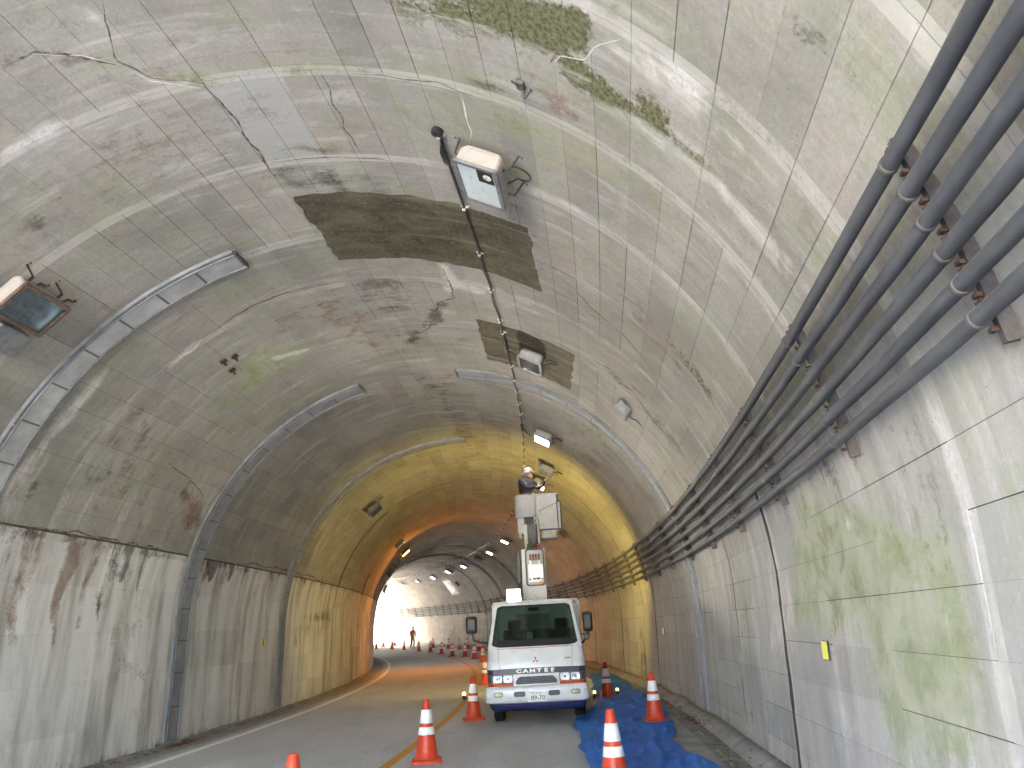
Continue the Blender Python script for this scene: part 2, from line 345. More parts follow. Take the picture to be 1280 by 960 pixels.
STAINS = [   # channel, strength, soft edge, outline on the lining
 (MOSS, 1.25, .08, [(4.172, 1.917), (3.959, 2.573), (3.780, 3.191), (4.146, 3.181), (4.258, 2.870), (4.308, 2.517), (4.230, 2.265), (4.235, 1.901)]),
 (MOSS, .8, .12, [(4.266, 1.468), (4.144, 2.022), (4.268, 2.521), (4.260, 2.923), (4.389, 2.843), (4.422, 2.226), (4.423, 1.551)]),
 (MOSS, 1.1, .08, [(4.284, 2.908), (4.289, 3.160), (4.347, 3.435), (4.379, 3.613), (4.493, 3.543), (4.559, 3.252), (4.524, 2.970)]),
 (MOSS, 1.1, .12, [(4.253, 3.597), (4.240, 3.834), (4.426, 3.891), (4.483, 3.726), (4.448, 3.579)]),
 (MOSS, .8, .1, [(4.363, 3.864), (4.403, 4.204), (4.495, 4.372), (4.605, 4.233), (4.502, 3.875)]),
 (DARK, .45, .12, [(2.896, 4.476), (2.852, 4.626), (2.912, 4.839), (2.985, 4.896), (3.006, 4.732), (2.960, 4.549)]),
 (MOSS, .42, .12, [(2.879, 4.500), (2.893, 4.692), (2.850, 5.061), (2.941, 5.021), (3.006, 4.732), (2.960, 4.549)]),
 (WHITE, .8, .1, [(4.097, 3.190), (3.895, 3.407), (3.826, 3.599), (3.798, 3.921), (3.804, 4.285), (3.916, 4.203), (3.980, 3.870), (3.998, 3.604), (4.123, 3.268)]),
 (WHITE, .5, .2, [(4.128, 3.235), (3.826, 3.599), (3.841, 4.124), (3.848, 4.965), (4.103, 4.902), (4.180, 4.170), (4.182, 3.608)]),
 (WHITE, .7, .08, [(3.888, 3.375), (3.768, 3.536), (3.719, 3.850), (3.729, 4.174), (3.816, 4.054), (3.839, 3.729)]),
 (BROWN, .5, .1, [(4.682, 2.598), (4.592, 2.821), (4.503, 3.169), (4.996, 3.162), (5.058, 2.850), (4.909, 2.602)]),
 (BROWN, .35, .3, [(3.947, -1.480), (4.074, -0.778), (4.600, -1.006), (4.749, -1.703), (4.759, -2.163)]),
 (WHITE, .75, .1, [(5.000, -2.369), (4.971, -1.870), (5.092, -1.611), (5.175, -1.948), (5.142, -2.489)]),
 (WHITE, .6, .1, [(4.040, -0.987), (4.088, -0.735), (4.365, -0.905), (4.198, -1.001)]),
 (DARK, .75, .1, [(4.257, -1.737), (4.288, -1.480), (4.438, -1.249), (4.646, -1.034), (4.726, -1.076), (4.536, -1.319), (4.390, -1.566), (4.382, -1.840)]),
 (DARK, .4, .1, [(4.751, -1.111), (4.914, -0.917), (5.096, -0.581), (5.180, -0.587), (4.998, -0.968)]),
 (WHITE, .55, .08, [(4.816, -1.077), (4.921, -0.844), (5.191, -0.550), (5.063, -0.857)]),
 (DARK, .6, .1, [(5.695, -2.677), (5.758, -2.618), (6.037, -2.755), (6.288, -2.762), (6.241, -2.873), (6.007, -2.851)]),
 (WHITE, .5, .12, [(5.311, -2.301), (5.349, -2.099), (5.552, -2.411), (5.471, -2.774), (5.396, -2.710)]),
 (GREEN, .6, .12, [(6.267, -2.041), (6.293, -1.599), (6.530, -1.603), (6.585, -1.962)]),
 (MOSS, .3, .15, [(4.657, -0.725), (4.667, -0.538), (4.838, -0.614), (4.840, -0.760)]),
 (MOSS, .3, .2, [(4.109, -0.664), (4.220, -0.242), (4.343, -0.422), (4.331, -0.753)]),
 (DARK, .25, .3, [(4.271, -0.375), (4.296, 0.181), (4.820, 0.204), (4.990, -0.443), (4.667, -0.538)]),
 (REPAIR, 1.0, .04, [(5.131, -0.463), (5.158, 0.198), (5.783, 0.142), (6.347, 0.106), (6.406, -0.481)]),
 (DARK, .5, .06, [(6.427, -0.506), (6.535, 0.318), (7.128, 0.212), (7.070, -0.329), (6.752, -0.457)]),
 (DARK, .5, .12, [(9.099, -0.516), (9.255, 0.212), (10.479, 0.247), (10.587, -0.407), (9.494, -0.523)]),
 (WHITE, .25, .1, [(9.327, -0.388), (9.374, 0.059), (9.913, -0.000), (9.860, -0.455)]),
 (BROWN, .45, .15, [(9.213, -0.845), (10.717, -0.505), (12.109, -0.720), (11.360, -1.225), (9.624, -1.293)]),
 (BROWN, .35, .2, [(9.383, 0.186), (9.308, 0.903), (9.889, 0.738), (9.935, 0.158)]),
 (DARK, .4, .25, [(13.313, -0.563), (13.745, 0.247), (18.676, 0.376), (22.265, 0.184), (18.614, -0.332), (15.226, -0.557)]),
 (DARK, .3, .25, [(10.551, -0.846), (11.171, -0.138), (13.237, -0.045), (12.877, -0.901)]),
 (WHITE, .7, .08, [(8.784, 0.836), (8.789, 1.004), (9.253, 1.085), (9.396, 1.471), (9.633, 1.319), (9.551, 0.975), (10.027, 0.769)]),
 (WHITE, .4, .12, [(9.044, 0.950), (9.331, 2.074), (9.701, 2.420), (9.928, 1.773), (9.693, 0.953)]),
 (DARK, .75, .1, [(10.153, 0.560), (9.928, 0.815), (10.779, 0.570), (10.905, 0.615), (11.284, 0.129), (11.930, -0.084), (11.806, -0.285), (10.870, 0.224)]),
 (GREEN, .75, .15, [(10.225, -2.248), (11.120, -1.568), (11.533, -2.149), (11.359, -2.998), (10.820, -3.040), (10.445, -2.701)]),
 (GREEN, .45, .2, [(10.323, -3.079), (11.452, -2.724), (11.879, -3.607), (11.184, -4.096)]),
 (WHITE, .9, .05, [(10.743, -2.352), (10.946, -1.924), (11.155, -1.607), (11.104, -1.983), (10.960, -2.286)]),
 (WHITE, .65, .06, [(9.272, -3.316), (9.209, -2.805), (9.182, -2.724), (9.400, -2.981), (9.354, -3.327)]),
 (WHITE, .7, .15, [(8.441, -3.583), (8.567, -3.930), (8.623, -4.502), (8.544, -5.001), (8.500, -5.504), (8.334, -5.890), (8.161, -5.616), (8.376, -4.813), (8.337, -4.020)]),
 (WHITE, .55, .2, [(8.585, -5.048), (8.599, -5.646), (8.921, -5.914), (8.389, -5.982), (8.278, -5.798)]),
 (BROWN, .4, .3, [(8.604, -4.253), (9.050, -3.659), (11.437, -4.271), (10.692, -4.897), (9.218, -4.837)]),
 (DARK, .35, .3, [(8.803, -4.938), (10.317, -4.563), (12.304, -5.326), (9.604, -5.713)]),
 (DARK, .85, .06, [(8.566, -5.396), (8.738, -5.385), (8.752, -5.567), (8.666, -5.792), (8.598, -5.561)]),
 (DARK, .6, .1, [(10.965, -4.472), (11.507, -4.695), (12.495, -4.837), (12.998, -5.035), (11.983, -4.857), (11.214, -4.714)]),
 (BROWN, .65, .1, [(11.822, -4.887), (13.061, -5.089), (13.382, -5.635), (12.556, -5.583)]),
 (GREEN, .35, .3, [(6.439, 4.000), (6.485, 4.847), (6.407, 5.785), (6.781, 5.723), (7.485, 4.486), (7.049, 3.893)]),
 (MOSS, .5, .07, [(7.498, 3.894), (7.506, 4.361), (7.684, 4.942), (7.932, 5.165), (7.981, 4.940), (7.807, 4.210)]),
 (DARK, .35, .06, [(10.508, 2.794), (9.986, 3.795), (10.464, 4.894), (10.635, 5.375), (11.027, 5.023), (10.591, 3.686)]),
 (BROWN, .45, .15, [(3.774, 4.279), (3.940, 4.485), (4.994, 5.024), (4.759, 4.723)]),
 (BROWN, .4, .25, [(7.370, 3.303), (7.519, 4.113), (7.928, 4.852), (8.532, 4.376), (7.996, 3.545)]),
 (GREEN, .85, .25, [(6.395, 6.220), (4.956, 6.702), (3.899, 6.893), (4.001, 7.662), (4.034, 8.007), (5.387, 8.235), (5.639, 7.482), (7.710, 7.450), (7.208, 6.672)]),
 (GREEN, .6, .2, [(3.379, 6.654), (3.106, 6.652), (3.417, 7.251), (3.588, 7.177)]),
 (BROWN, .4, .25, [(3.568, 6.089), (2.790, 6.235), (3.010, 6.515), (3.698, 6.419)]),
 (DARK, .5, .25, [(5.677, 5.916), (4.527, 6.183), (3.774, 6.185), (4.190, 6.372), (5.298, 6.431), (6.469, 6.276)]),
 (WHITE, .7, .08, [(5.656, 6.600), (5.428, 6.689), (5.441, 6.852), (5.624, 6.749)]),
 (WHITE, .4, .2, [(6.816, 7.818), (5.248, 7.943), (5.242, 8.211), (6.926, 8.494)]),
 (WHITE, .45, .2, [(8.203, 6.314), (7.627, 6.783), (7.269, 7.716), (8.943, 7.797)]),
 (WHITE, .3, .5, [(8.880, -7.198), (11.316, -7.312), (12.905, -8.952), (10.241, -9.011), (9.309, -8.865)]),
 (DARK, .3, .25, [(13.310, 2.288), (12.939, 3.228), (14.119, 4.234), (17.142, 3.886), (17.521, 2.500)]),  # soot and the shadow zone past the steel band, painted as one
 (WHITE, .44, .05, [(3.66, 6.15), (3.9, 6.15), (3.88, 8.95), (3.64, 8.95)]),
 (WHITE, .32, .04, [(5.06, 3.2), (5.16, 3.2), (5.16, 6.0), (5.06, 6.0)]),
 (WHITE, .36, .04, [(3.7, 2.6), (3.82, 2.6), (3.82, 5.6), (3.7, 5.6)]),
 (DARK, .55, .12, [(21.361, 7.361), (20.656, 7.563), (20.492, 8.923), (22.017, 8.936)]),
 (DARK, .35, .15, [(13.268, 8.375), (9.601, 8.268), (9.354, 8.577), (12.463, 8.766)]),
 (GREEN, .5, .15, [(20.012, -7.185), (24.138, -6.941), (23.749, -7.636), (20.155, -7.773)]),
 (DARK, .6, .06, [(19.974, -7.028), (24.360, -6.891), (24.470, -7.223), (23.073, -7.134), (20.067, -7.106)]),
]
def ch_feats(s, v):
    """eight stain channels for arrays of lining points"""
    F = np.zeros((8,) + s.shape)
    for ch, st, soft, poly in STAINS:
        P = np.array(poly)
        sel = (s > P[:, 0].min() - .5) & (s < P[:, 0].max() + .5) & (v > P[:, 1].min() - .5) & (v < P[:, 1].max() + .5)
        if sel.any(): F[ch][sel] = np.maximum(F[ch][sel], st * poly_mask(s[sel], v[sel], poly, soft))
    n1 = fbm(s * .35, v * .3, 11); n2 = fbm(s * 1.3, v * .35, 23); n3 = fbm(s * 4.1, v * .22, 37); n4 = fbm(s * .7, v * .9, 51)
    F[DARK] = np.maximum(F[DARK], np.clip((n4 - .62) * 2.0, 0, .30))
    F[BROWN] = np.maximum(F[BROWN], np.clip((n1 - .58) * 1.8, 0, .30))
    F[GREEN] = np.maximum(F[GREEN], np.clip((n2 - .57) * 2.4, 0, .45) * np.clip(1.2 - s / 22, 0, 1))
    F[WHITE] = np.maximum(F[WHITE], np.clip((n3 - .63) * 2.6, 0, .5) * np.clip(1.3 - s / 30, 0, 1))
    # drips under the construction joint of the left wall
    lo = v < -6.03; dd = -6.03 - v
    dn = fbm(s * 3.7, s * 0 + .3, 71); dl = .25 + 1.9 * fbm(s * 2.3, s * 0 + 4.1, 83) ** 2
    k = np.clip((dn - .42) * 4, 0, 1) * np.clip(1 - dd / (dl + 1e-6), 0, 1) ** .6
    F[BROWN] = np.where(lo, np.maximum(F[BROWN], .62 * k), F[BROWN])
    dn2 = fbm(s * 5.1 + 3, s * 0 + 8.3, 97); k2 = np.clip((dn2 - .56) * 6, 0, 1) * np.clip(1 - dd / (dl * .8 + 1e-6), 0, 1) ** .6
    F[DARK] = np.where(lo, np.maximum(F[DARK], .48 * k2), F[DARK])
    dn3 = fbm(s * 2.9 + 9, s * 0 + 1.3, 17); k3 = np.clip((dn3 - .5) * 4, 0, 1) * np.clip(1 - dd / (2.2 * dl + 1e-6), 0, 1) ** .5
    F[WHITE] = np.where(lo, np.maximum(F[WHITE], .6 * k3), F[WHITE])
    F[DARK] = np.where(lo & (dd < .1), np.maximum(F[DARK], .45), F[DARK])
    for (sc, ln, w, chn, st) in ((11.25, .75, .16, DARK, 1.0), (11.75, 1.0, .12, DARK, .8), (14.3, .5, .35, DARK, .95), (15.2, .45, .2, DARK, .8), (10.9, 1.6, .2, DARK, .55), (9.9, 1.9, .22, BROWN, .9), (9.1, 2.0, .3, BROWN, .6), (8.6, 1.2, .2, DARK, .5), (17.7, .8, .08, DARK, .5), (10.4, 1.7, .1, BROWN, .8), (22.6, .5, .5, DARK, .6)):
        wv = w * np.clip(1 - dd / ln, .15, 1); kk = np.clip(1.4 - np.abs(s - sc - .06 * np.sin(dd * 5)) / wv, 0, 1) * np.clip((1 - dd / ln) * 3, 0, 1)
        F[chn] = np.where(lo, np.maximum(F[chn], st * kk), F[chn])
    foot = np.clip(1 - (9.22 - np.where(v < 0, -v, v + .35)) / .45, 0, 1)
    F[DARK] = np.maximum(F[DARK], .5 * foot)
    # soot on the deep part of the vault
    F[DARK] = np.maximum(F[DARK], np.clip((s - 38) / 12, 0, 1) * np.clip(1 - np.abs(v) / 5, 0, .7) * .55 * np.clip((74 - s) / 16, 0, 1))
    for sc, w in ((46.6, .5), (52.3, .7), (57.9, .3)): F[DARK] = np.maximum(F[DARK], .9 * np.clip(1.3 - np.abs(s - sc) / w, 0, 1) * np.clip((7 - np.abs(v)) / 2, 0, 1))
    return F

# ------------------------------------------------------------------ lining, cast in panels
RINGS = [-7.3, -5.91, -4.52, -3.13, -1.74, -.36, 1.02, 2.42, 3.76, 5.11, 6.42, 7.96] + [7.96 + 5.545 / 4 * i for i in range(1, 200) if 7.96 + 5.545 / 4 * i < S1 - .5] + [S1]
VJ = [-.49 - .3259 * i for i in range(17, 0, -1)] + [-.49 + .335 * i for i in range(0, 15)] + [4.2 + .3333 * i for i in range(1, 6)]
VJ[0] = -6.03
V_LEFT = [-9.3, -8.63, -7.98, -7.33, -6.68, -6.03]
V_RIGHT = [VJ[-1]] + [VJ[-1] + .3333 * i for i in range(1, 9)] + [8.99]
def gap_v(v, s): return (.0006, .0024, .0012, .0032, .0004, .0018, .0030)[int(abs(v) * 97 + s * 53) % 7]
RING_GAP = {}
def gap_s(s):
    if s not in RING_GAP: RING_GAP[s] = .004 if min(abs(s - (2.42 + 5.545 * i)) for i in range(-2, 20)) < .05 else .002
    return RING_GAP[s]
def panel_grid(s0, s1, v0, v1, ns, nv, off, gk=1.0):
    gs0, gs1, gv0, gv1 = [gk * q for q in (gap_s(s0), gap_s(s1), gap_v(v0, s0), gap_v(v1, s0))]
    a, b, c, d = s0 + gs0, s1 - gs1, v0 + gv0, v1 - gv1
    bw = .085 if min(abs(s0 - (2.42 + 5.545 * i)) for i in range(-2, 20)) < .05 else .055
    ss = np.concatenate([[a, a + bw, a + bw + .012], np.linspace(a, b, ns + 1)[1:-1], [b - bw - .012, b - bw, b]]); vv = np.linspace(c, d, nv + 1)
    gr = np.concatenate([[1, 1, 0], np.zeros(ns - 1), [0, 1, 1]])
    # ring of skirt points sunk behind the edge so that every joint is a real groove
    ss2 = np.concatenate([[a], ss, [b]]); vv2 = np.concatenate([[c], vv, [d]]); gr2 = np.concatenate([[1], gr, [1]])
    dep = np.full((len(ss2), len(vv2)), off); dep[0, :] = dep[-1, :] = -.006; dep[:, 0] = dep[:, -1] = -.006
    SS, VV = np.meshgrid(ss2, vv2, indexing='ij'); GG = np.repeat(gr2[:, None], len(vv2), 1)
    return SS, VV, dep, GG
def grid_faces(n, m_, o=0):
    i, j = np.meshgrid(np.arange(n - 1), np.arange(m_ - 1), indexing='ij'); a = (i * m_ + j).ravel() + o
    return np.stack([a, a + 1, a + m_ + 1, a + m_], 1)
def lining_mesh(name, parts, mat):
    """parts: list of (S, V, depth, grout, tone) grids, joined to one mesh"""
    co = []; fc = []; ss = []; vv = []; gg = []; tt = []; o = 0
    for SS, VV, D, G, tone in parts:
        co.append(lin(SS.ravel(), VV.ravel(), D.ravel())); fc.append(grid_faces(*SS.shape, o)); o += SS.size
        ss.append(SS.ravel()); vv.append(VV.ravel()); gg.append(G.ravel()); tt.append(np.full(SS.size, tone))
    co = np.concatenate(co); fc = np.concatenate(fc); s = np.concatenate(ss); v = np.concatenate(vv); g = np.concatenate(gg); tn = np.concatenate(tt)
    me = bpy.data.meshes.new(name); nv, nf = len(co), len(fc)
    me.vertices.add(nv); me.vertices.foreach_set('co', co.ravel().astype(np.float32))
    me.loops.add(nf * 4); me.loops.foreach_set('vertex_index', fc.ravel().astype(np.int32))
    me.polygons.add(nf); me.polygons.foreach_set('loop_start', (np.arange(nf) * 4).astype(np.int32))
    me.polygons.foreach_set('use_smooth', np.zeros(nf, bool)); me.update(calc_edges=True)
    uvl = me.uv_layers.new(name='sv'); li = fc.ravel(); uvl.data.foreach_set('uv', np.stack([s[li], v[li]], 1).ravel().astype(np.float32))
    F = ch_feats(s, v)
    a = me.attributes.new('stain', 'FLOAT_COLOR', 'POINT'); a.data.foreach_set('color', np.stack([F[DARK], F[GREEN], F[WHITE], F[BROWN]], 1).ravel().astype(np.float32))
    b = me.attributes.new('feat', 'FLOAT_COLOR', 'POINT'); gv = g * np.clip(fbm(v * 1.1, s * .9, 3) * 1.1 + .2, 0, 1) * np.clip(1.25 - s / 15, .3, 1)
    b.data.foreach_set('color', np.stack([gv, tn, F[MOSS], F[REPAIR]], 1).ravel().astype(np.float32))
    me.materials.append(mat); ob = bpy.data.objects.new(name, me); COL.objects.link(ob); return ob
def tone_of(s, v): return float(np.clip(.5 + .09 * RNG.standard_normal(), .1, .9))
def build_lining(root, vj, near, fine_v, single, off0=0.0, joined_name='concrete_panel', mat=None, gk=1.0):
    mat = mat or M_CON
    rest = []
    for i in range(len(RINGS) - 1):
        s0, s1 = RINGS[i], RINGS[i + 1]
        for j in range(len(vj) - 1):
            tone = tone_of(s0, vj[j]); off = off0 + float(RNG.uniform(-.0015, .0015))
            if near[0] - .01 <= s0 < near[1] - .01:
                g = panel_grid(s0, s1, vj[j], vj[j + 1], 12, fine_v, off, gk)
                if single: lining_mesh('concrete_panel', [g + (tone,)], mat).parent = root
                else: rest.append(g + (tone,))
            else:
                g = panel_grid(s0, s1, vj[j], vj[j + 1], 5 if s0 < 30 else 3, 2, off, gk); rest.append(g + (tone,))
    o = lining_mesh(joined_name, rest, mat); o.parent = root; o['kind'] = 'stuff'
    # bedding behind the joints
    ss = np.arange(S0, S1 + .01, .69); vv = np.linspace(vj[0] - .03, vj[-1] + .03, max(12, int((vj[-1] - vj[0]) / .16)))
    SS, VV = np.meshgrid(ss, vv, indexing='ij')
    co = lin(SS.ravel(), VV.ravel(), -.0055 + off0); me = bpy.data.meshes.new('joint_bed'); me.from_pydata(co.tolist(), [], grid_faces(*SS.shape).tolist()); me.update()
    me.materials.append(M_BED); ob = bpy.data.objects.new('joint_bed', me); COL.objects.link(ob); ob.parent = root
vault = empty('tunnel_vault', None, 'arched concrete tunnel vault stained with lime and moss overhead', 'tunnel vault')
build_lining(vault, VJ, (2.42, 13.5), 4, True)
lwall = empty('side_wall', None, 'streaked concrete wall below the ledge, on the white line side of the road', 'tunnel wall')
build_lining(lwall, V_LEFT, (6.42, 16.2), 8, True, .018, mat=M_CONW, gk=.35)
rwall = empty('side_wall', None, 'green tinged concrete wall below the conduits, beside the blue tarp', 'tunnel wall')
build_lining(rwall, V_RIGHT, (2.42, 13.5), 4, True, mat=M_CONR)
# a closed shell behind the lining keeps the daylight out of the rock
shell = MB(); ss = np.arange(S0 - .05, S1 + .2, 2.0).tolist() + [S1 + .05]; rows = []
for s in ss:
    vvv = np.linspace(-9.8, 9.8, 60); rows.append([tuple(p) for p in lin(np.full(60, s), vvv, -.45)])
shell.ring(rows, False)
tag(shell.build('rock_shell', M_JOINT), kind='structure')

# ------------------------------------------------------------------ sheets on the lining: patches, cracks
def sheet(name, outline, mat, parent, off=.008, n=26, rough=.05):
    """a skin of mortar on the lining inside a four-cornered outline, edges uneven"""
    a, b, c, d = [np.array(p) for p in outline]
    t = np.linspace(0, 1, n); U_, V_ = np.meshgrid(t, t, indexing='ij')
    P = (1 - U_)[..., None] * ((1 - V_)[..., None] * a + V_[..., None] * d) + U_[..., None] * ((1 - V_)[..., None] * b + V_[..., None] * c)
    e = np.maximum(np.abs(U_ - .5), np.abs(V_ - .5)) * 2; edge = e > .999
    jit = (fbm(P[..., 0] * 7, P[..., 1] * 7, 5, 3) - .5) * 2 * rough; jit2 = (fbm(P[..., 0] * 7 + 40, P[..., 1] * 7, 9, 3) - .5) * 2 * rough
    P[..., 0] += jit * edge; P[..., 1] += jit2 * edge
    D = np.where(edge, .0015, off); co = lin(P[..., 0].ravel(), P[..., 1].ravel(), D.ravel())
    me = bpy.data.meshes.new(name); fcs = grid_faces(n, n); me.from_pydata(co.tolist(), [], fcs.tolist()); me.update()
    uvl = me.uv_layers.new(name='sv'); uvl.data.foreach_set('uv', P.reshape(-1, 2)[fcs.ravel()].ravel().astype(np.float32))
    me.materials.append(mat); o = bpy.data.objects.new(name, me); COL.objects.link(o)
    if parent: o.parent = parent
    return o
tag(sheet('coating_patch', [(7.035, -0.445), (7.228, 2.284), (8.851, 2.304), (8.658, -0.442)], M_COAT, None), 'larger dark brown coating patch on the vault beyond the large lamp', 'coating patch', 'dark coating patches on the vault')
tag(sheet('coating_patch', [(10.658, 1.098), (10.691, 2.763), (12.629, 2.675), (12.529, 1.086)], M_COAT, None), 'smaller dark brown coating patch around the second ceiling lamp', 'coating patch', 'dark coating patches on the vault')
def ribbon(name, pts, w, mat, parent, off=.004, jag=.35, taper=True, step=.05):
    P = np.array(pts, float); seg = np.hypot(*(np.diff(P, axis=0).T)); L = np.concatenate([[0], np.cumsum(seg)])
    n = max(4, int(L[-1] / step)); t = np.linspace(0, L[-1], n); ps = np.interp(t, L, P[:, 0]); pv = np.interp(t, L, P[:, 1])
    seed = int(abs(P[0, 0] * 131 + P[0, 1] * 17)) % 97
    ds = np.gradient(ps); dv = np.gradient(pv); q = np.hypot(ds, dv) + 1e-9; nx, ny = -dv / q, ds / q
    j = (fbm(t * 5, t * 0 + seed, seed, 3) - .5) * w * jag * 6; ps = ps + nx * j; pv = pv + ny * j
    ww = w * (.35 + 1.2 * fbm(t * 4 + 9, t * 0 + seed, seed + 5, 3)) / 2
    if taper: ww = ww * np.clip(np.minimum(t, L[-1] - t) / (L[-1] * .25 + 1e-6), .12, 1)
    A = np.stack([ps - nx * ww, pv - ny * ww], 1); B = np.stack([ps + nx * ww, pv + ny * ww], 1)
    co = np.concatenate([lin(A[:, 0], A[:, 1], .001), lin(ps, pv, off), lin(B[:, 0], B[:, 1], .001)])
    fcs = [(i, i + 1, n + i + 1, n + i) for i in range(n - 1)] + [(n + i, n + i + 1, 2 * n + i + 1, 2 * n + i) for i in range(n - 1)]
    me = bpy.data.meshes.new(name); me.from_pydata(co.tolist(), [], fcs); me.update(); me.materials.append(mat)
    o = bpy.data.objects.new(name, me); COL.objects.link(o); o.parent = parent; return o
for pts, w, mt in (
 ([(4.088, -0.735), (4.368, -0.896), (4.644, -1.014), (4.936, -0.860), (5.147, -0.477)], .028, M_CRACK),
 ([(4.305, -1.781), (4.319, -1.507), (4.477, -1.203), (4.686, -1.032)], .05, M_CRACK),
 ([(4.338, -1.525), (4.490, -1.217), (4.672, -1.041)], .018, M_LIME),
 ([(4.695, -1.009), (4.962, -0.874), (5.173, -0.534)], .02, M_LIME),
 ([(5.147, -0.477), (5.652, -0.477), (6.406, -0.481), (6.709, -0.491)], .035, M_CRACK),
 ([(5.155, 0.579), (5.684, 0.568), (6.352, 0.554)], .035, M_CRACK),
 ([(5.145, 0.884), (5.127, 1.335), (5.135, 1.783), (5.161, 2.000)], .03, M_CRACK),
 ([(5.163, 1.911), (5.436, 1.881), (5.718, 1.887), (5.896, 1.835)], .02, M_LIME),
 ([(4.314, 2.851), (4.406, 2.856), (4.293, 2.920), (4.236, 3.131), (4.052, 3.240), (3.775, 3.535)], .016, M_LIME),
 ([(4.432, 2.839), (4.294, 2.889), (4.267, 3.025)], .02, M_CRACK),
 ([(8.784, 0.836), (9.357, 0.915), (9.915, 0.866), (10.209, 0.588), (10.856, 0.492), (11.568, 0.000)], .05, M_CRACK),
 ([(8.784, 0.836), (9.254, 0.912), (9.856, 0.874)], .02, M_LIME),
 ([(6.389, -0.485), (6.402, 0.057), (6.471, 1.127)], .02, M_CRACK),
 ([(10.439, 2.794), (10.291, 3.366), (10.460, 3.835), (10.773, 4.288), (10.685, 4.944), (10.619, 5.277)], .06, M_CRACK),
 ([(10.416, 3.296), (10.567, 3.606), (10.297, 3.821)], .08, M_CRACK),
 ([(8.146, 2.349), (8.168, 2.679), (8.529, 3.075), (8.741, 3.709), (9.043, 4.152)], .035, M_BRNLINE),
 ([(9.209, -0.903), (9.148, -1.590), (9.192, -2.220), (9.272, -2.747)], .045, M_BRNLINE),
 ([(9.354, -3.327), (9.351, -2.952), (9.272, -2.747)], .05, M_LIME),
 ([(10.890, -4.415), (11.154, -4.623), (11.534, -4.719), (12.323, -4.822), (13.030, -5.062)], .03, M_CRACK),
 ([(8.416, -6.028), (9.301, -5.973), (10.618, -5.999), (11.752, -6.000), (13.223, -5.977)], .045, M_CRACK),
 ([(13.941, -5.960), (15.592, -5.956), (16.348, -5.916), (18.955, -5.919), (24.580, -5.979)], .06, M_CRACK),
 ([(11.340, 4.875), (11.361, 5.223), (11.175, 5.342)], .03, M_BRNLINE),
):
    ribbon('crack', pts, w * .7, mt, lwall if pts[0][1] < -6.0 else (rwall if pts[0][1] > VJ[-1] else vault), jag=.55)
# open joints that run down the walls as black lines
for s, v0, v1, w, par in ((8.02, 6.05, 8.8, .115, rwall), (10.43, 6.2, 7.75, .045, rwall), (10.5, 8.0, 8.6, .05, rwall), (18.83, 6.2, 8.85, .10, rwall), (16.2, 6.3, 8.8, .02, rwall), (24.6, 6.2, 8.85, .12, rwall), (30.1, 6.2, 8.85, .1, rwall), (35.7, 6.2, 8.85, .1, rwall), (52.3, 6.2, 8.85, .16, rwall), (57.9, 6.2, 8.85, .12, rwall), (63.4, 6.2, 8.85, .12, rwall), (24.84, -9.2, -3.2, .09, lwall), (30.5, -9.2, -5.2, .11, lwall), (35.9, -9.2, -5, .1, lwall), (24.84, -3.2, 1.2, .05, vault), (24.6, 2.6, 6.0, .05, vault), (30.1, 2.0, 6.0, .03, vault), (21.9, 2.3, 6.0, .05, vault), (19.05, 3.3, 6.0, .03, vault)):
    ribbon('joint_crack', [(s, v0), (s + .015, (v0 + v1) / 2), (s, v1)], w, M_CRACK if w < .03 else M_JOINT, par, off=.024 if par is lwall else .005, jag=.06, taper=w < .06)
# a pale construction joint line down the near wall
for s, w, a, b in (): ribbon('lime_line', [(s, a), (s + .03, (a + b) / 2), (s - .02, b)], w, M_LIME, rwall, off=.005, jag=.3)

# ------------------------------------------------------------------ ground, road, gutter
def sweep(name, us, dz, sa, sb, step, mat, kind='structure', parent=None, edge=None):
    """strip along the road between offsets us, heights dz above the banked road plane"""
    ss = np.arange(sa, sb + 1e-6, step); n = len(us); co = []; uv = []
    for s in ss:
        for u, z in zip(us, dz): co.append(W(s, u, BANK * u + z)[:]); uv.append((s, u))
    fcs = grid_faces(len(ss), n); me = bpy.data.meshes.new(name); me.from_pydata(co, [], fcs.tolist()); me.update()
    l = me.uv_layers.new(name='sv'); l.data.foreach_set('uv', np.array(uv)[fcs.ravel()].ravel().astype(np.float32))
    if edge is not None:
        a = me.attributes.new('edge', 'FLOAT', 'POINT'); a.data.foreach_set('value', np.tile(np.array(edge, np.float32), len(ss)))
    me.materials.append(mat); o = bpy.data.objects.new(name, me); COL.objects.link(o)
    if parent: o.parent = parent
    if kind: o['kind'] = kind
    return o
def terrain():
    t = NT('dry_ground'); tc = t.n('ShaderNodeTexCoord').outputs['Object']
    a = t.noise(tc, .15, 8, .65); b = t.noise(tc, 3, 6, .7)
    c = t.mix(t.ramp(a, .35, .65), (.20, .17, .12), (.10, .13, .05)); c = t.mix(t.math('MULTIPLY', t.ramp(b, .4, .7), .5), c, (.30, .27, .21))
    t.col(c); t.p(Roughness=.95); return t.m
M_GROUND = terrain()
g = MB(); n = 60; L = 900
for i in range(n + 1):
    for j in range(n + 1):
        x = (i / n - .5) * 2; y = (j / n - .5) * 2; x = math.copysign(abs(x) ** 2.2, x) * L; y = math.copysign(abs(y) ** 2.2, y) * L
        g.v.append((x - 20, y + 40, -.42))
g.f = [tuple(q) for q in grid_faces(n + 1, n + 1).tolist()]; g.sm = [True] * len(g.f)
tag(g.build('ground', M_GROUND), kind='structure')
us = [-4.62, -4.4, -4.1, -3.9, -3.7, -3, -2, -1, 0, 1, 2, 3, 3.5, 4.0, 4.62]
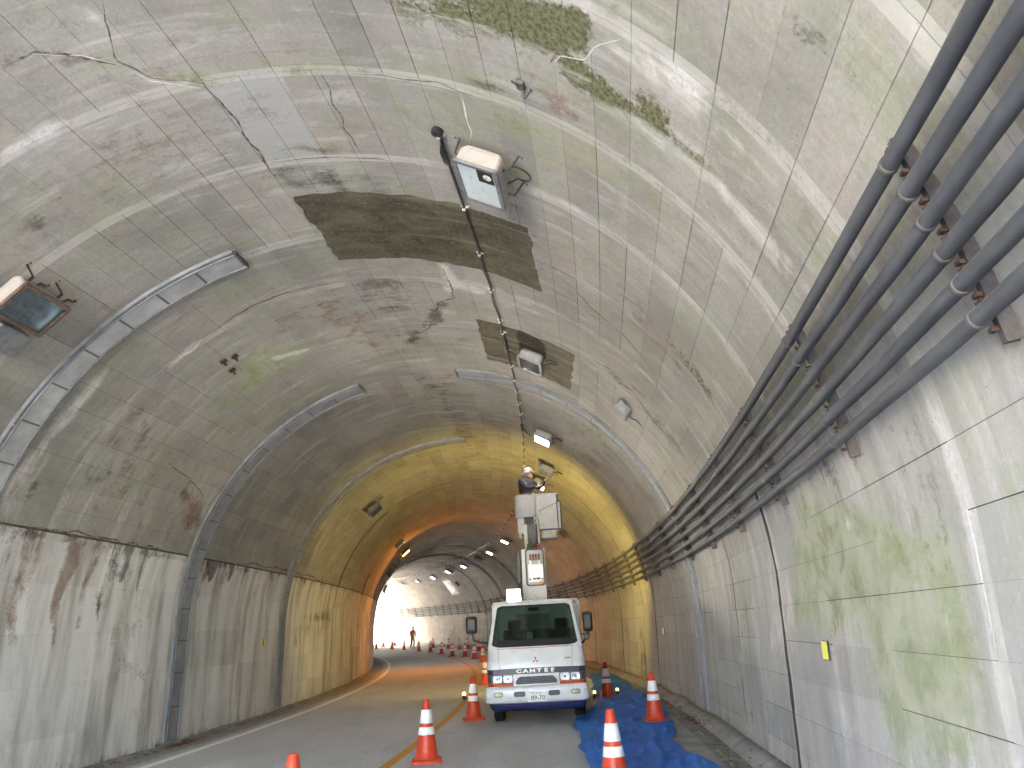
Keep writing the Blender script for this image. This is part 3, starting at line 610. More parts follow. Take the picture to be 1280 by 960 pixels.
sweep('road', us, [0] * len(us), -45, 135, 1.0, M_ASPH, edge=[1, .9, .62, .42, .2, .1, 0, 0, 0, 0, 0, 0, 0, .2, .6])
sweep('edge_line', [-3.80, -3.65], [.004, .004], -45, 135, 1.0, M_WHITE_LINE)
sweep('centre_line', [-.135, .015], [.004, .004], -45, 135, 1.0, M_ORANGE_LINE)
sweep('drain_channel', [4.09, 4.12, 4.36, 4.37], [.004, .006, .006, .004], -7.2, 93.9, 1.0, M_DRAIN)
gut = empty('gutter'); tag(gut, kind='structure')
def slab(s0, s1, u0, u1, top):
    mb = MB(); seg = [s0, (s0 + s1) / 2, s1]; rows = []
    for s in seg:
        rows.append([W(s, u, BANK * u + z)[:] for u, z in ((u0, -.02), (u0, top - .006), (u0 + .008, top), (u1 - .008, top), (u1, top - .006), (u1, -.02))])
    mb.ring(rows, False, smooth=False); mb.add(rows[0], [(0, 1, 2, 3, 4, 5)]); mb.add(rows[-1], [(5, 4, 3, 2, 1, 0)]); return mb
s = -7.2; rest = MB()
while s < 92:
    for u0, u1 in ((3.45, 3.785), (3.797, 4.09)):
        tp = .012 + random.uniform(-.003, .003); mb = slab(s + .006, s + 1.994, u0, u1, tp)
        if 4 < s < 60: mb.build('gutter_slab', M_GUT, gut)
        else: rest.add(mb.v, mb.f)
    s += 2.0
o = rest.build('gutter_slab', M_GUT, gut); o['kind'] = 'stuff'
foot = MB(); rows = []
for s in np.arange(-7.2, 93.9, 1.0):
    k = .02 * math.sin(s * 1.7) + .012 * math.sin(s * 4.1)
    rows.append([W(s, u, BANK * u + z)[:] for u, z in ((4.37, -.01), (4.38 + k, .035), (4.46 + k, .085), (4.57, .15 + k), (4.6, -.01))])
foot.ring(rows, False); tag(foot.build('wall_foot_kerb', M_GUT), kind='structure')
foot = MB(); rows = []
for s in np.arange(-7.2, 93.9, .8):
    k = .03 * math.sin(s * 1.3) + .02 * math.sin(s * 3.3)
    rows.append([W(s, u, BANK * u + z)[:] for u, z in ((-4.62, .06 + k * .5), (-4.5, .05 + k * .3), (-4.36 - k, .012), (-4.3 - k, -.01))])
foot.ring(rows, False); tag(foot.build('grit_bank', M_DRAIN), kind='structure')
# portals, cut slope and trees outside
M_PORTAL = gutterm()
for s, nm, lb in ((S0 - .3, 'tunnel_portal', 'concrete portal ring round the near tunnel mouth'), (S1 + .3, 'tunnel_portal', 'concrete portal ring round the far tunnel mouth')):
    mb = MB(); a = []; b = []
    for v in np.linspace(-9.3, 9.0, 50):
        a.append(v)
    for sgn, ss_ in ((1, (s - .3, s + .3)),):
        r = []
        for q, off in ((ss_[0], 0.0), (ss_[0], -1.6), (ss_[1], -1.6), (ss_[1], 0.0)): r.append([tuple(p) for p in lin(np.full(50, q), np.array(a), off)])
        mb.ring(r + [r[0]], False, smooth=False)
    tag(mb.build(nm, M_PORTAL), lb, 'portal')
M_SLOPE = plain('sprayed_slope', (.30, .28, .24), .95, 0, .35, .5, .2, .6)
def slope_h(x, d): return max(0, d) * .75 + 1.2 * math.sin(x * .21) + .9 * math.sin(x * .53 + d * .3) - 1.0
mb = MB(); nx, ny = 50, 22
for i in range(nx):
    for j in range(ny):
        s = 94.4 + i * 2.4; u = 7.5 + j * 2.2; p = W(s, u, 0); mb.v.append((p.x, p.y, -.5 + max(0, slope_h(s, u - 9))))
mb.f = [tuple(q) for q in grid_faces(nx, ny).tolist()]; mb.sm = [True] * len(mb.f); tag(mb.build('hillside', M_SLOPE), kind='structure')
# unseen hill the tunnel runs through, sized to shade the near mouth
hill = MB(); aa = np.linspace(-.06, math.pi + .06, 40); rows = []
for i, s in enumerate([S0 - .2] + list(np.arange(2, S1 - 2, 4.0)) + [S1 + .2]):
    rows.append([W(s, (34 + 3 * math.sin(s * .3 + a * 3) + 2 * math.sin(a * 7 + s * .11)) * math.cos(a), max(-.6, (34 + 3 * math.sin(s * .3 + a * 3) + 2 * math.sin(a * 7 + s * .11)) * math.sin(a)))[:] for a in aa[::-1]])
hill.ring(rows, False)
va = np.linspace(-9.3, 9.1, 40)
for s, row in ((S0 - .2, rows[0]), (S1 + .2, rows[-1])): hill.ring([[tuple(p) for p in lin(np.full(40, s), va, -.5)], row], False, smooth=False)
tag(hill.build('hillside', M_GROUND), kind='structure')
def leafm():
    t = NT('foliage'); tc = t.n('ShaderNodeTexCoord').outputs['Object']; t.col(t.mix(t.noise(tc, .9, 5), (.035, .06, .018), (.10, .13, .04))); t.p(Roughness=.7); return t.m
M_LEAF = leafm(); M_BARK = plain('bark', (.12, .09, .065), .9)
def tree(p, h, seed, label):
    rg = random.Random(seed); e = empty('broadleaf_tree', Matrix.Translation(p), label, 'tree', 'trees beyond the far mouth')
    tr = MB(); tr.tube([(0, 0, -.3), (.1, 0, h * .3), (.05, .15, h * .55), (.2, .1, h * .85)], [h * .03, h * .024, h * .016, h * .005], 8)
    cl = []
    for k in range(9):
        a = rg.uniform(0, 6.28); z = h * rg.uniform(.35, .9); r = h * rg.uniform(.12, .3); q = Vector((math.cos(a) * r, math.sin(a) * r, z)); cl.append((q, h * rg.uniform(.09, .17)))
        tr.tube([(.05, .1, z * .7), tuple(q * .6 + Vector((0, 0, z * .3))), tuple(q)], [h * .01, h * .007, h * .003], 5)
    tr.build('trunk', M_BARK, e); cr = MB()
    for q, r in cl:
        for _ in range(170):
            d = Vector((rg.gauss(0, 1), rg.gauss(0, 1), rg.gauss(0, .8))).normalized() * r * rg.uniform(.45, 1.15) + q; sz = rg.uniform(.1, .2)
            mm = Euler((rg.uniform(0, 6), rg.uniform(0, 6), rg.uniform(0, 6))).to_matrix(); cr.add([tuple(d + mm @ Vector(c)) for c in ((-sz, 0, 0), (0, -sz * .6, 0), (sz, 0, 0), (0, sz * .6, 0))], [(0, 1, 2, 3)])
    c = cr.build('crown', M_LEAF, e); return e
for k, (s, u, h) in enumerate(((103, 11.5, 7), (109, 14, 8), (116, 10.5, 6.5))):
    tree(W(s, u, slope_h(s, u - 9) - .3), h, k, ('shorter tree nearest the far tunnel mouth', 'tallest tree on the cut slope outside', 'tree farthest along the road outside')[k])

# ------------------------------------------------------------------ steel bands across the lining
def sec(s): 
    mm = Matrix.Rotation(K * s, 4, 'Z'); mm.translation = W(s, 0, 0); return mm
def pt(v, off, y):
    u, h = uh(v); ua, ha = uh(v - .01); ub, hb = uh(v + .01); tu, th_ = ub - ua, hb - ha; l = math.hypot(tu, th_); tu /= l; th_ /= l
    return (float(u + off * th_), y, float(h - off * tu))
def arcbar(v0, v1, o0, o1, y0, y1, mb=None, step=.14):
    mb = mb or MB(); n = max(2, int(abs(v1 - v0) / step) + 1); rings = []
    for v in np.linspace(v0, v1, n): rings.append([pt(v, o0, y0), pt(v, o0, y1), pt(v, o1, y1), pt(v, o1, y0)])
    return mb.ring(rings, True, smooth=False)
def band(s, v0, v1, w, label, steel):
    e = empty('steel_band', sec(s), label, 'steel band', 'steel drainage bands bolted across the lining')
    n = int(round(abs(v1 - v0) / .545)); vs = np.linspace(v0, v1, n + 1)
    lift = .02 if min(v0, v1) < -6.1 else 0.0
    for a, b in zip(vs[:-1], vs[1:]):
        sg = .006 if b > a else -.006
        l = lift
        arcbar(a + sg, b - sg, .004, .03 + l, -w / 2 + .02, w / 2 - .02).build('plate', steel, e)
    for k, v in enumerate(vs[1:-1]):
        arcbar(v - .011, v + .011, .028, .042 + lift, -w / 2 + .024, w / 2 - .024).build('crossbar', M_STEELD, e)
    if w > .38:
        for y in (-w / 2, w / 2 - .018):
            arcbar(v0, v1, .002, .052 + lift, y, y + .014).build('flange', M_FLANGE, e)
        arcbar(v0, v1, .002, .04 + lift, -w / 2 - .06, -w / 2 - .004).build('lip', M_FLANGE, e); 
    else:
        for y in (-w / 2, w / 2 - .015):
            arcbar(v0, v1, .002, .046 + lift, y, y + .012).build('flange', M_FLANGE, e)
        arcbar(v0, v1, .002, .03 + lift, -w / 2 - .05, -w / 2 - .004).build('lip', M_FLANGE, e)
    sg = 1 if v1 > v0 else -1
    arcbar(v0 - sg * .03, v0 - sg * .014, .002, .058 + lift, -w / 2 - .01, w / 2 + .01).build('end_cap', M_STEELD, e)
    for i, v in enumerate(vs[::2]):
        bm_ = MB()
        for y in (-w / 2 - .035,):
            c = pt(v + .1 * sg, .03 + lift, y); bm_.lathe([(.012, 0), (.012, .012), (.005, .016)], 6, Matrix.Translation(c))
        bm_.build('bolt', M_CLIP if i % 2 else M_STEELD, e)
    return e
band(7.965, -1.52, -9.1, .34, 'wide pale steel band nearest the camera, ending at the crown', M_STEEL)
band(13.5, -1.52, -9.1, .42, 'second steel band, running down to the road beside the white line', M_STEELB)
band(13.5, .40, 8.72, .40, 'steel band crossing under the conduits beside the blue tarp', M_STEELB)
band(19.07, -.05, -9.08, .36, 'third steel band, where the vault turns yellow', M_STEELB)
band(52.4, -2.4, 5.0, .30, 'dark distant steel band arching over the far bend', M_STEELD)

# ------------------------------------------------------------------ conduits along the wall
PV = np.linspace(v_of_h(3.53), v_of_h(2.80), 6) - .01
POFF = .125; ordn = ('uppermost', 'second from the top', 'third from the top', 'third from the bottom', 'second from the bottom', 'lowest')
for k in range(6):
    mb = MB(); rings = []
    sl_ = list(np.arange(-7.2, 30, .8)) + list(np.arange(30, 93.5, 1.6))
    for i, s in enumerate(sl_):
        sag = .004 * math.sin(s * 3.1 + k * 2); c = Vector(lin(s, PV[k] + sag, POFF)); th = K * s; X = Vector((math.cos(th), math.sin(th), 0))
        rings.append([tuple(c + (X * math.cos(a) + Vector((0, 0, 1)) * math.sin(a)) * .0375) for a in [2 * math.pi * j / 14 for j in range(14)]])
    mb.ring(rings); o = mb.build('conduit_pipe', M_PIPE)
    tag(o, 'grey painted conduit running along the wall, ' + ordn[k] + ' of the six', 'conduit', 'conduits along the wall')
def bracket():
    e = empty('pipe_bracket'); tag(e, None, 'pipe bracket', 'pipe brackets holding the conduits')
    arcbar(PV[0] - .10, PV[-1] + .12, .045, .068, -.02, .02, step=.05).build('rail', M_BRACKET, e)
    mb = MB(); arcbar(PV[0] - .10, PV[-1] + .12, .003, .045, -.02, -.014, mb, .05); arcbar(PV[0] - .10, PV[-1] + .12, .003, .045, .014, .02, mb, .05); mb.build('rail_web', M_BRACKET, e)
    for k in range(6):
        c = Matrix.Translation(pt(PV[k], POFF, 0)) @ Matrix.Rotation(R(90), 4, 'X')
        MB().lathe([(.038, -.016), (.0425, -.015), (.0425, .015), (.038, .016)], 14, c).build('clamp', M_COLLAR, e)
        for sg in (-1, 1):
            mb = MB(); p = pt(PV[k] + sg * .06, POFF - .035, 0); mb.box(p[0] - .012, p[0] + .012, -.018, .018, p[2] - .008, p[2] + .008); q = pt(PV[k] + sg * .066, .066, 0)
            mb.tube([p, q], .006, 5); mb.build('clamp_bolt', M_RUST, e)
    return e
BR = bracket(); k = 0; s = .85
while s < 93:
    b = BR if k == 0 else copy_tree(BR)
    b.matrix_world = sec(s)
    b['label'] = ('steel bracket with six clamps carrying the conduits along the wall' if not 1 <= k <= 8 else 'conduit bracket with six clamps, ' + ('nearest, at the top edge of the picture', 'second nearest, above the bare near wall', 'third nearest, over the green stained wall', 'fourth nearest, above the reflector plate', 'fifth nearest, just before the open black joint', 'sixth nearest, just past the open black joint', 'seventh nearest, before the steel band', 'eighth nearest, next to the steel band')[k - 1])
    k += 1; s += 2.03

# ------------------------------------------------------------------ lamps on the lining
def luminaire(style):
    """X along +v, Y along the tunnel, Z into the rock. 0.46 x 0.72 m box hung 0.1 m below the concrete"""
    big = style in ('large', 'rusty'); w, l, d = (.43, .66, .20) if big else (.40, .62, .17)
    e = empty('tunnel_lamp'); z1 = -.10; z0 = z1 - d
    body = {'large': M_LAMPBOX, 'rusty': M_LAMPBOX, 'grey': M_LAMPGREY, 'white': M_LAMPGREY, 'dark': M_LAMPDARK, 'lit': M_LAMPDARK}[style]; fr = {'rusty': M_RUSTFRAME, 'dark': M_LAMPDARK, 'lit': M_LAMPDARK}.get(style, M_LAMPFRAME)
    def rr(w_, l_, r): return rrect(w_, l_, r, 4)
    h = MB(); o1 = rr(w - .05, l - .05, .05); o2 = rr(w, l, .05); o3 = rr(w - .05, l - .05, .04); o4 = rr(w - .06, l - .06, .04)
    h.ring([[(x, y, z1) for x, y in o1], [(x, y, z1 - .05) for x, y in o2], [(x, y, z0 + .02) for x, y in o2], [(x, y, z0 + .015) for x, y in o4], [(x, y, z1 - .03) for x, y in o4]], True, (True, False), False)
    h.build('housing', body, e)
    rf = MB(); rf.add([(x, y, z1 - .035) for x, y in o4], [tuple(range(len(o4)))]); 
    rf.ring([[(x * .97, y * .97, z0 + .03) for x, y in o4], [(x * .7, y * .75, z1 - .05) for x, y in o4]], True, (False, False), False); rf.build('reflector', M_REFL if style != 'dark' else M_LAMPDARK, e)
    f_ = MB(); oo = rr(w + .025, l + .025, .03); oi = rr(w - .055, l - .055, .025)
    f_.ring([[(x, y, z0 + .022) for x, y in oo], [(x, y, z0 - .012) for x, y in oo], [(x, y, z0 - .012) for x, y in oi], [(x, y, z0 + .018) for x, y in oi]], True, (False, False), False); frame = f_.build('lens_frame', fr, e)
    gl = MB(); gl.box(-w / 2 + .03, w / 2 - .03, -l / 2 + .03, l / 2 - .03, z0 - .002, z0 + .004)
    gl.build('lens', M_SODIUM if style == 'lit' else M_PALEGLASS if style == 'large' else M_WLENS if style == 'white' else M_LGLASS, e)
    if style != 'lit':
        bu = MB(); bu.lathe([(.0, -.12), (.035, -.10), (.045, -.02), (.035, .06), (.02, .1), (.02, .13)], 12, Matrix.Translation((-.02, .1, z0 + .085)) @ Matrix.Rotation(R(90), 4, 'X')); bu.build('bulb', M_REFL, e)
    if style == 'large':
        pl = MB(); pl.box(w / 2 - .2, w / 2 - .04, -l / 2 + .045, -l / 2 + .23, z0 - .007, z0 - .0035); pl.build('control_box', M_BLACK, e)
        mb = MB(); mb.lathe([(.0, -.012), (.035, -.012), (.045, 0)], 14, Matrix.Translation((w / 2 - .10, -l / 2 + .13, z0 - .006))); mb.build('sensor_eye', M_REFL, e)
    for sx in (-1, 1):
        for sy in (-1, 1):
            b = MB(); x = sx * (w / 2 + .03); y = sy * l * .33; z = z1 - .07
            b.ring([[(x - sx * .03, y - .018, z), (x - sx * .03, y + .018, z), (x - sx * .03, y + .018, z - .008), (x - sx * .03, y - .018, z - .008)],
                    [(x + sx * .03, y - .018, z), (x + sx * .03, y + .018, z), (x + sx * .035, y + .018, z - .008), (x + sx * .035, y - .018, z - .008)],
                    [(x + sx * .055, y - .018, -.012), (x + sx * .055, y + .018, -.012), (x + sx * .063, y + .018, -.012), (x + sx * .063, y - .018, -.012)],
                    [(x + sx * .13, y - .018, .0), (x + sx * .13, y + .018, .0), (x + sx * .13, y + .018, -.008), (x + sx * .13, y - .018, -.008)]], True, smooth=False)
            b.lathe([(.011, 0), (.011, -.016), (.004, -.02)], 6, Matrix.Translation((x + sx * .1, y, -.006))); b.build('mounting_bracket', M_RUST if style == 'rusty' else M_STEELD, e)
    for sy in (-1, 1):
        hb = MB(); hb.box(-w / 2 - .02, -w / 2 - .008, sy * l * .3 - .03, sy * l * .3 + .03, z0 - .015, z0 + .05, .004); hb.build('hinge' if sy < 0 else 'latch', M_STEELD, e)
    if style == 'rusty': return e
    c = MB(); a = [(w / 2 - .01, -.18, z1 - .09)]
    for i in range(13):
        t = i / 12; ang = R(-100 + 200 * t); a.append((w / 2 + .10 + .13 * math.cos(ang), -.07 + .14 * math.sin(ang), -.12 + .05 * t))
    a.append((w / 2 - .01, .10, z1 - .04)); c.tube(a, .009, 6); c.build('cable_loop', M_CABLE, e)
    return e
M_WLENS = emit('lit_white_lens', (1, .97, .92), .65); M_SODIUM = emit('sodium_lens', (1, .42, .06), .5)
protos = {}
def lamp(s, v, style, label, group, tilt=0.0, rot=0.0):
    first = style not in protos
    e = luminaire(style) if first else copy_tree(protos[style]); protos.setdefault(style, e)
    e.matrix_world = lin_frame(s, v, 0) @ Matrix.Rotation(rot, 4, 'Z') @ Matrix.Rotation(tilt, 4, 'Y'); tag(e, label, 'lamp', group); return e
GR, GL = 'lamps in a row right of the crown cable', 'lamps along the other haunch of the vault'
(s_, v_), = [(6.088, 2.036)]; lamp(s_, v_, 'large', 'large beige ceiling lamp with pale glass and black cable loop', GR)
(s_, v_), = [(11.403, 2.065)]; lamp(s_, v_, 'grey', 'grey ceiling lamp mounted on the smaller dark coating patch', GR)
(s_, v_), = [(16.455, 2.137)]; lamp(s_, v_, 'white', 'lit grey ceiling lamp beyond the steel band, above the worker', GR)
(s_, v_), = [(19.964, 2.288)]; lamp(s_, v_, 'grey', 'upper grey lamp right beside the worker', GR)
(s_, v_), = [(22.253, 2.135)]; lamp(s_, v_, 'white', 'lower lit lamp right beside the worker in the bucket', GR)
(s_, v_), = [(6.531, -3.491)]; lamp(s_, v_, 'rusty', 'beige lamp with rusty frame next to the nearest steel band', GL)
(s_, v_), = [(22.294, -3.370)]; lamp(s_, v_, 'dark', 'dark lamp box high on the yellow lit vault', GL)
(s_, v_), = [(31.261, -3.563)]; lamp(s_, v_, 'dark', 'dark lamp box just before the glowing orange lamp', GL)
(s_, v_), = [(35.244, -3.487)]; sod = lamp(s_, v_, 'lit', 'glowing orange sodium lamp on the bend', GL)
for i, (px, st) in enumerate((([(37.042, -4.083)], 'dark'), ([(36.756, -4.588)], 'dark'))):
    lamp(px[0][0], px[0][1], st, ('dark lamp box behind the glowing orange lamp', 'last dark lamp box before the far bend hides the vault')[i], GL)
far = [(38.142, 2.036), (44.099, 2.027), (48.464, 1.998), (53.960, 2.057), (59.356, 2.071), (65.047, 2.211), (70.269, 2.256), (75.688, 2.217), (40.289, -5.310)]
for i, (s, v) in enumerate(far):
    lamp(s, v, 'dark' if i in (2, 6) else 'white', ('small white lamp in the orange glow beside the boom', 'long pale lamp left of the boom below the orange glow', 'dark unlit lamp beyond the orange glow', 'first bright lamp inside the far bend arch', 'second bright lamp inside the far bend arch', 'third bright lamp inside the far bend arch', 'unlit dark lamp among the bright far ones', 'bright lamp above the vested walker', 'last bright lamp before the daylight')[i], GR)
# ballast box beside the rusty lamp, small junction boxes
def wallbox(s, v, w, l, d, label, mat, name='junction_box'):
    e = empty(name, lin_frame(s, v), label, 'junction box'); MB().box(-w / 2, w / 2, -l / 2, l / 2, -d - .02, -.004, .015).build('box_body', mat, e)
    MB().box(-w / 2 + .01, w / 2 - .01, -l / 2 + .01, l / 2 - .01, -d - .028, -d - .021, .004).build('box_lid', mat, e); MB().tube([(w / 2 - .02, 0, -d / 2), (w / 2 + .06, .03, -d / 2), (w / 2 + .12, .12, -.015), (w / 2 + .3, .2, -.012)], .008, 6).build('box_cable', M_CABLE, e); return e
(s_, v_), = [(6.734, -3.972)]; wallbox(s_, v_, .3, .42, .14, 'dark grey ballast box below the rusty framed lamp', M_LAMPFRAME)
(s_, v_), = [(11.353, 3.788)]; wallbox(s_, v_, .26, .34, .14, 'grey box on the vault just before the steel band', M_LAMPFRAME)
(s_, v_), = [(28.285, 3.671)]; wallbox(s_, v_, .3, .4, .16, 'small dark box on the yellow vault beside the bucket', M_LAMPDARK)
(s_, v_), = [(61.894, 3.654)]; wallbox(s_, v_, .4, .5, .16, 'tiny dark box on the far vault by the pale plate', M_LAMPDARK)
for sx, px in enumerate([(6.552, -3.292), (6.986, -3.289)]):
    mb = MB(); mb.tube([(-.06, 0, -.01), (-.02, 0, -.06), (.03, 0, -.05), (.06, 0, -.1), (.1, 0, -.1)], .016, 6); o = mb.build('iron_hook', M_RUST); o.matrix_world = lin_frame(*px) @ Matrix.Rotation(R(35), 4, 'Z')
    tag(o, ('rusty iron hook higher up beside the rusty lamp', 'rusty iron hook lower down, between rusty lamp and steel band')[sx], 'hook', 'iron hooks by the rusty lamp')
mb = sheet('cover_plate', [(65.398, 3.172), (63.128, 3.183), (63.379, 4.613), (65.838, 4.637)], M_STEELD, None, .03, 6, 0.0); tag(mb, 'pale steel plate on the far vault below the bright lamps', 'steel plate')
for i, px in enumerate([(10.085, -2.819), (10.148, -2.654), (10.451, -2.850)]):
    mb = MB(); mb.box(-.05, .05, -.04, .04, -.03, 0, .01); mb.lathe([(.02, -.03), (.02, -.09), (.01, -.1)], 8); o = mb.build('anchor_stub', M_RUST); o.matrix_world = lin_frame(*px); tag(o, ('uppermost rusty anchor stub, nearest the wide band', 'rusty anchor stub nearest the crown, of the three', 'lowest rusty anchor stub, nearest the green stain')[i], 'anchor', 'anchor stubs of a removed fixture')
(px,) = [(4.799, 2.525)]; mb = MB(); mb.box(-.035, .035, -.05, .05, -.04, 0, .012); mb.tube([(.02, .03, -.03), (.08, .02, -.1), (.12, -.04, -.05)], .012, 6); mb.tube([(0, -.02, -.05), (-.03, -.1, -.08)], .008, 6)
o = mb.build('pipe_stub', M_BRACKET); o.matrix_world = lin_frame(*px); tag(o, 'rusty pipe stub sticking out of the stained crown', 'pipe stub')

# ------------------------------------------------------------------ cable on clips along the crown
CV = 1.54
cab = MB(); pts = []
ss = [5.75] + list(np.arange(5.85, 60, .55)) + list(np.arange(60, 84, 1.6))
for i, s in enumerate(ss): pts.append(lin(s, CV + (.012 * math.sin(s * 5) if s > 6 else 0) + 0, .045 - (.012 if i % 2 else 0)))
cab.tube(pts, .016, 6); cabo = cab.build('power_cable', M_CABLE); tag(cabo, 'black power cable held by white clips along the vault crown', 'cable')
def clip_mesh():
    mb = MB(); mb.box(-.048, .048, -.014, .014, -.026, 0, .005); mb.box(-.018, .018, -.016, .016, -.066, -.026, .005); return mb
cm = clip_mesh().build('cable_clip', M_CLIP, cabo); cm.matrix_basis = lin_frame(5.85, CV)
for s in list(np.arange(7.15, 10.9, 1.09)) + list(np.arange(10.9, 22, .8)) + list(np.arange(22.5, 84, 1.4)):
    c = cm.copy(); COL.objects.link(c); c.parent = cabo; c.matrix_basis = lin_frame(s, CV)
(px,) = [(5.806, 1.526)]; mb = MB(); mb.lathe([(.055, 0), (.06, -.03), (.05, -.06), (.0, -.07)], 16); d = mb.build('end_disc', M_BLACK, cabo); d.matrix_basis = lin_frame(*px)
mb = MB(); mb.tube([lin(5.98, CV, .05), lin(6.06, CV + .005, .07), lin(6.2, CV + .01, .07), lin(6.3, CV + .01, .05)], [.014, .034, .034, .014], 10); mb.build('splice_sleeve', M_BLACK, cabo)
for s in (11.05, 16.4):
    mb = MB(); mb.tube([lin(s, CV, .05), lin(s + .1, CV, .07), lin(s + .6, CV, .07), lin(s + .7, CV, .05)], [.014, .03, .03, .014], 8); mb.tube([lin(s + .5, CV, .06), lin(s + .55, CV + .12, .09), lin(s + .6, CV + .25, .15)], .01, 6); mb.build('splice_sleeve', M_BLACK, cabo)

# ------------------------------------------------------------------ reflector plates on the walls
M_LIMEY = plain('yellow_reflector', (.80, .80, .03), .35, 0, .08, 30)
for s, v, lb in ((6.6, 7.58, 'yellow reflector plate on the green tinged wall nearest the camera'), (17.75, 7.52, 'yellow reflector plate on the wall beyond the tarp'), (17.82, -7.59, 'yellow reflector plate on the wall across the road')):
    e = empty('reflector_plate', lin_frame(s, v, .02 if v < 0 else 0), lb, 'reflector', 'yellow wall reflectors')
    MB().box(-.075, .075, -.082, .082, -.014, -.002, .004).build('holder', M_BLACK, e); MB().box(-.069, .069, -.075, .075, -.022, -.015, .003).build('reflector_face', M_LIMEY, e)

# ------------------------------------------------------------------ traffic cones
M_CONE = plain('cone_orange', (.62, .06, .022), .42, 0, .12, 9, .4, 0, (.40, .06, .035)); M_BAND = plain('cone_band', (.86, .86, .85), .35, 0, .05, 16); M_AMBER = emit('amber_lamp', (1, .62, .15), .05); M_CONEBASE = plain('cone_base', (.62, .07, .03), .6, 0, .2, 9, .3, 0, (.25, .06, .04))
def cone():
    e = empty('traffic_cone'); H_ = .77
    def rad(z): return .152 - (.152 - .040) * (z - .045) / (H_ - .045)
    b = MB(); o = rrect(.39, .39, .05, 4); b.ring([[(x, y, 0) for x, y in o], [(x, y, .03) for x, y in o], [(x * .95, y * .95, .042) for x, y in o], [(x * .8, y * .8, .048) for x, y in o]], True, (True, True), False)
    for sx in (-1, 1):
        for sy in (-1, 1): b.box(sx * .15 - .03, sx * .15 + .03, sy * .15 - .03, sy * .15 + .03, -.004, .012)
    b.build('base', M_CONEBASE, e)
    c = MB(); c.lathe([(.168, .044), (.158, .06)] + [(rad(z), z) for z in np.linspace(.07, H_ - .012, 8)] + [(.036, H_ - .003), (.026, H_), (.022, H_ - .02)], 28, None, (False, True)); c.build('body', M_CONE, e)
    for z0, z1 in ((.335, .43), (.475, .64)):
        MB().lathe([(rad(z0) + .001, z0), (rad(z0) + .0045, z0 + .002), (rad(z1) + .0045, z1 - .002), (rad(z1) + .001, z1)], 28, None, (False, False)).build('reflective_band', M_BAND, e)
    return e
C0 = None
def put_cone(s, u, label, group, dz=0.0, yaw=0.0, lampside=None):
    global C0
    if C0 is None: C0 = cone(); c = C0
    else: c = copy_tree(C0)
    c.matrix_world = road_frame(s, u, dz, yaw); tag(c, label, 'traffic cone', group); return c
GC, GT, GF = 'cones along the centre line', 'cones on the blue tarp side', 'far cones across the bend'
NEARC = ((6.11, .36, 0, 'nearest cone, only its tip showing at the bottom edge', GC, .4), (8.23, 2.83, .012, 'cone on the front of the blue tarp, cut by the bottom edge', GT, .1), (10.6, .43, 0, 'cone beside the orange line in front of the truck', GC, .2), (15.2, .50, 0, 'cone right beside the truck bumper near its wheel', GC, .3), (13.6, 3.72, .012, 'cone on the tarp close to the concrete wall', GT, .15), (17.72, 3.22, .012, 'darker cone farther along the tarp beside the truck', GT, .5))
for s, u, dz, lb, gp, yw in NEARC: put_cone(s, u, lb, gp, dz, yw)
cn = list(bpy.data.objects); 
pxs = [(607, 856), (604, 828), (593, 824), (581.5, 821), (565.6, 820.6), (552, 817.5), (538, 815), (523.5, 814), (505, 812.5), (490, 811.5), (470, 811), (479, 808), (493, 807), (541, 810), (560.6, 811), (574, 812), (584, 811), (599, 814)]
lbl = ['cone half hidden by the front corner of the truck', 'glowing orange lit cone nearest behind the truck mirror', 'second orange lit cone beyond the truck', 'third orange lit cone, shorter row of the bend', 'cone at the edge of the orange light', 'cone just past the orange light', 'cone right of the walker by two cones', 'first cone right of the walker', 'first cone on the daylight side of the walker', 'paired front cone in the daylight', 'last cone of the row, against the left wall edge', 'thin far cone in the bright daylight', 'paired rear cone in the daylight', 'rear cone standing before the far wall, most distant of that row', 'rear cone before the second dark wall joint', 'rear cone in the middle of the far wall row', 'rear cone before the third dark wall joint', 'rear cone next to the truck mirror arm']
FC = [(24.290, 0.265), (38.950, 0.807), (43.016, 0.807), (46.794, 0.786), (48.348, 0.242), (53.287, 0.292), (58.176, 0.372), (61.258, 0.102), (65.968, -0.088), (69.743, -0.246), (73.432, -0.784), (78.831, 1.385), (79.052, 2.583), (66.351, 2.421), (62.354, 2.683), (59.321, 2.773), (59.909, 3.538), (54.055, 3.011)]
for (s, u), lb in zip(FC, lbl): put_cone(s, u, lb, GF, 0, random.uniform(0, 1.5))
# amber warning lamps clipped to two cones
for s, u, lb in ((15.05, .33, 'small amber warning lamp hung on the cone beside the truck'), (17.9, 2.95, 'small amber warning lamp between truck and dark cone'), (18.3, 3.5, 'small amber warning lamp on the wall side of the dark cone')):
    e = empty('warning_lamp', road_frame(s, u, .42 if u < 1 else .10), lb, 'warning lamp', 'amber warning lamps')
    MB().lathe([(.0, -.05), (.03, -.045), (.035, 0), (.03, .03)], 10).build('lamp_body', M_BLACK, e); MB().lathe([(.032, .03), (.036, .05), (.03, .085), (.0, .095)], 10).build('lamp_lens', M_AMBER, e)
    if u > 1: MB().lathe([(.06, -.10), (.05, -.07), (.012, -.05)], 10).build('lamp_foot', M_BLACK, e)
    else: MB().box(.0, .07, -.01, .01, -.03, .0).build('lamp_hook', M_BLACK, e)

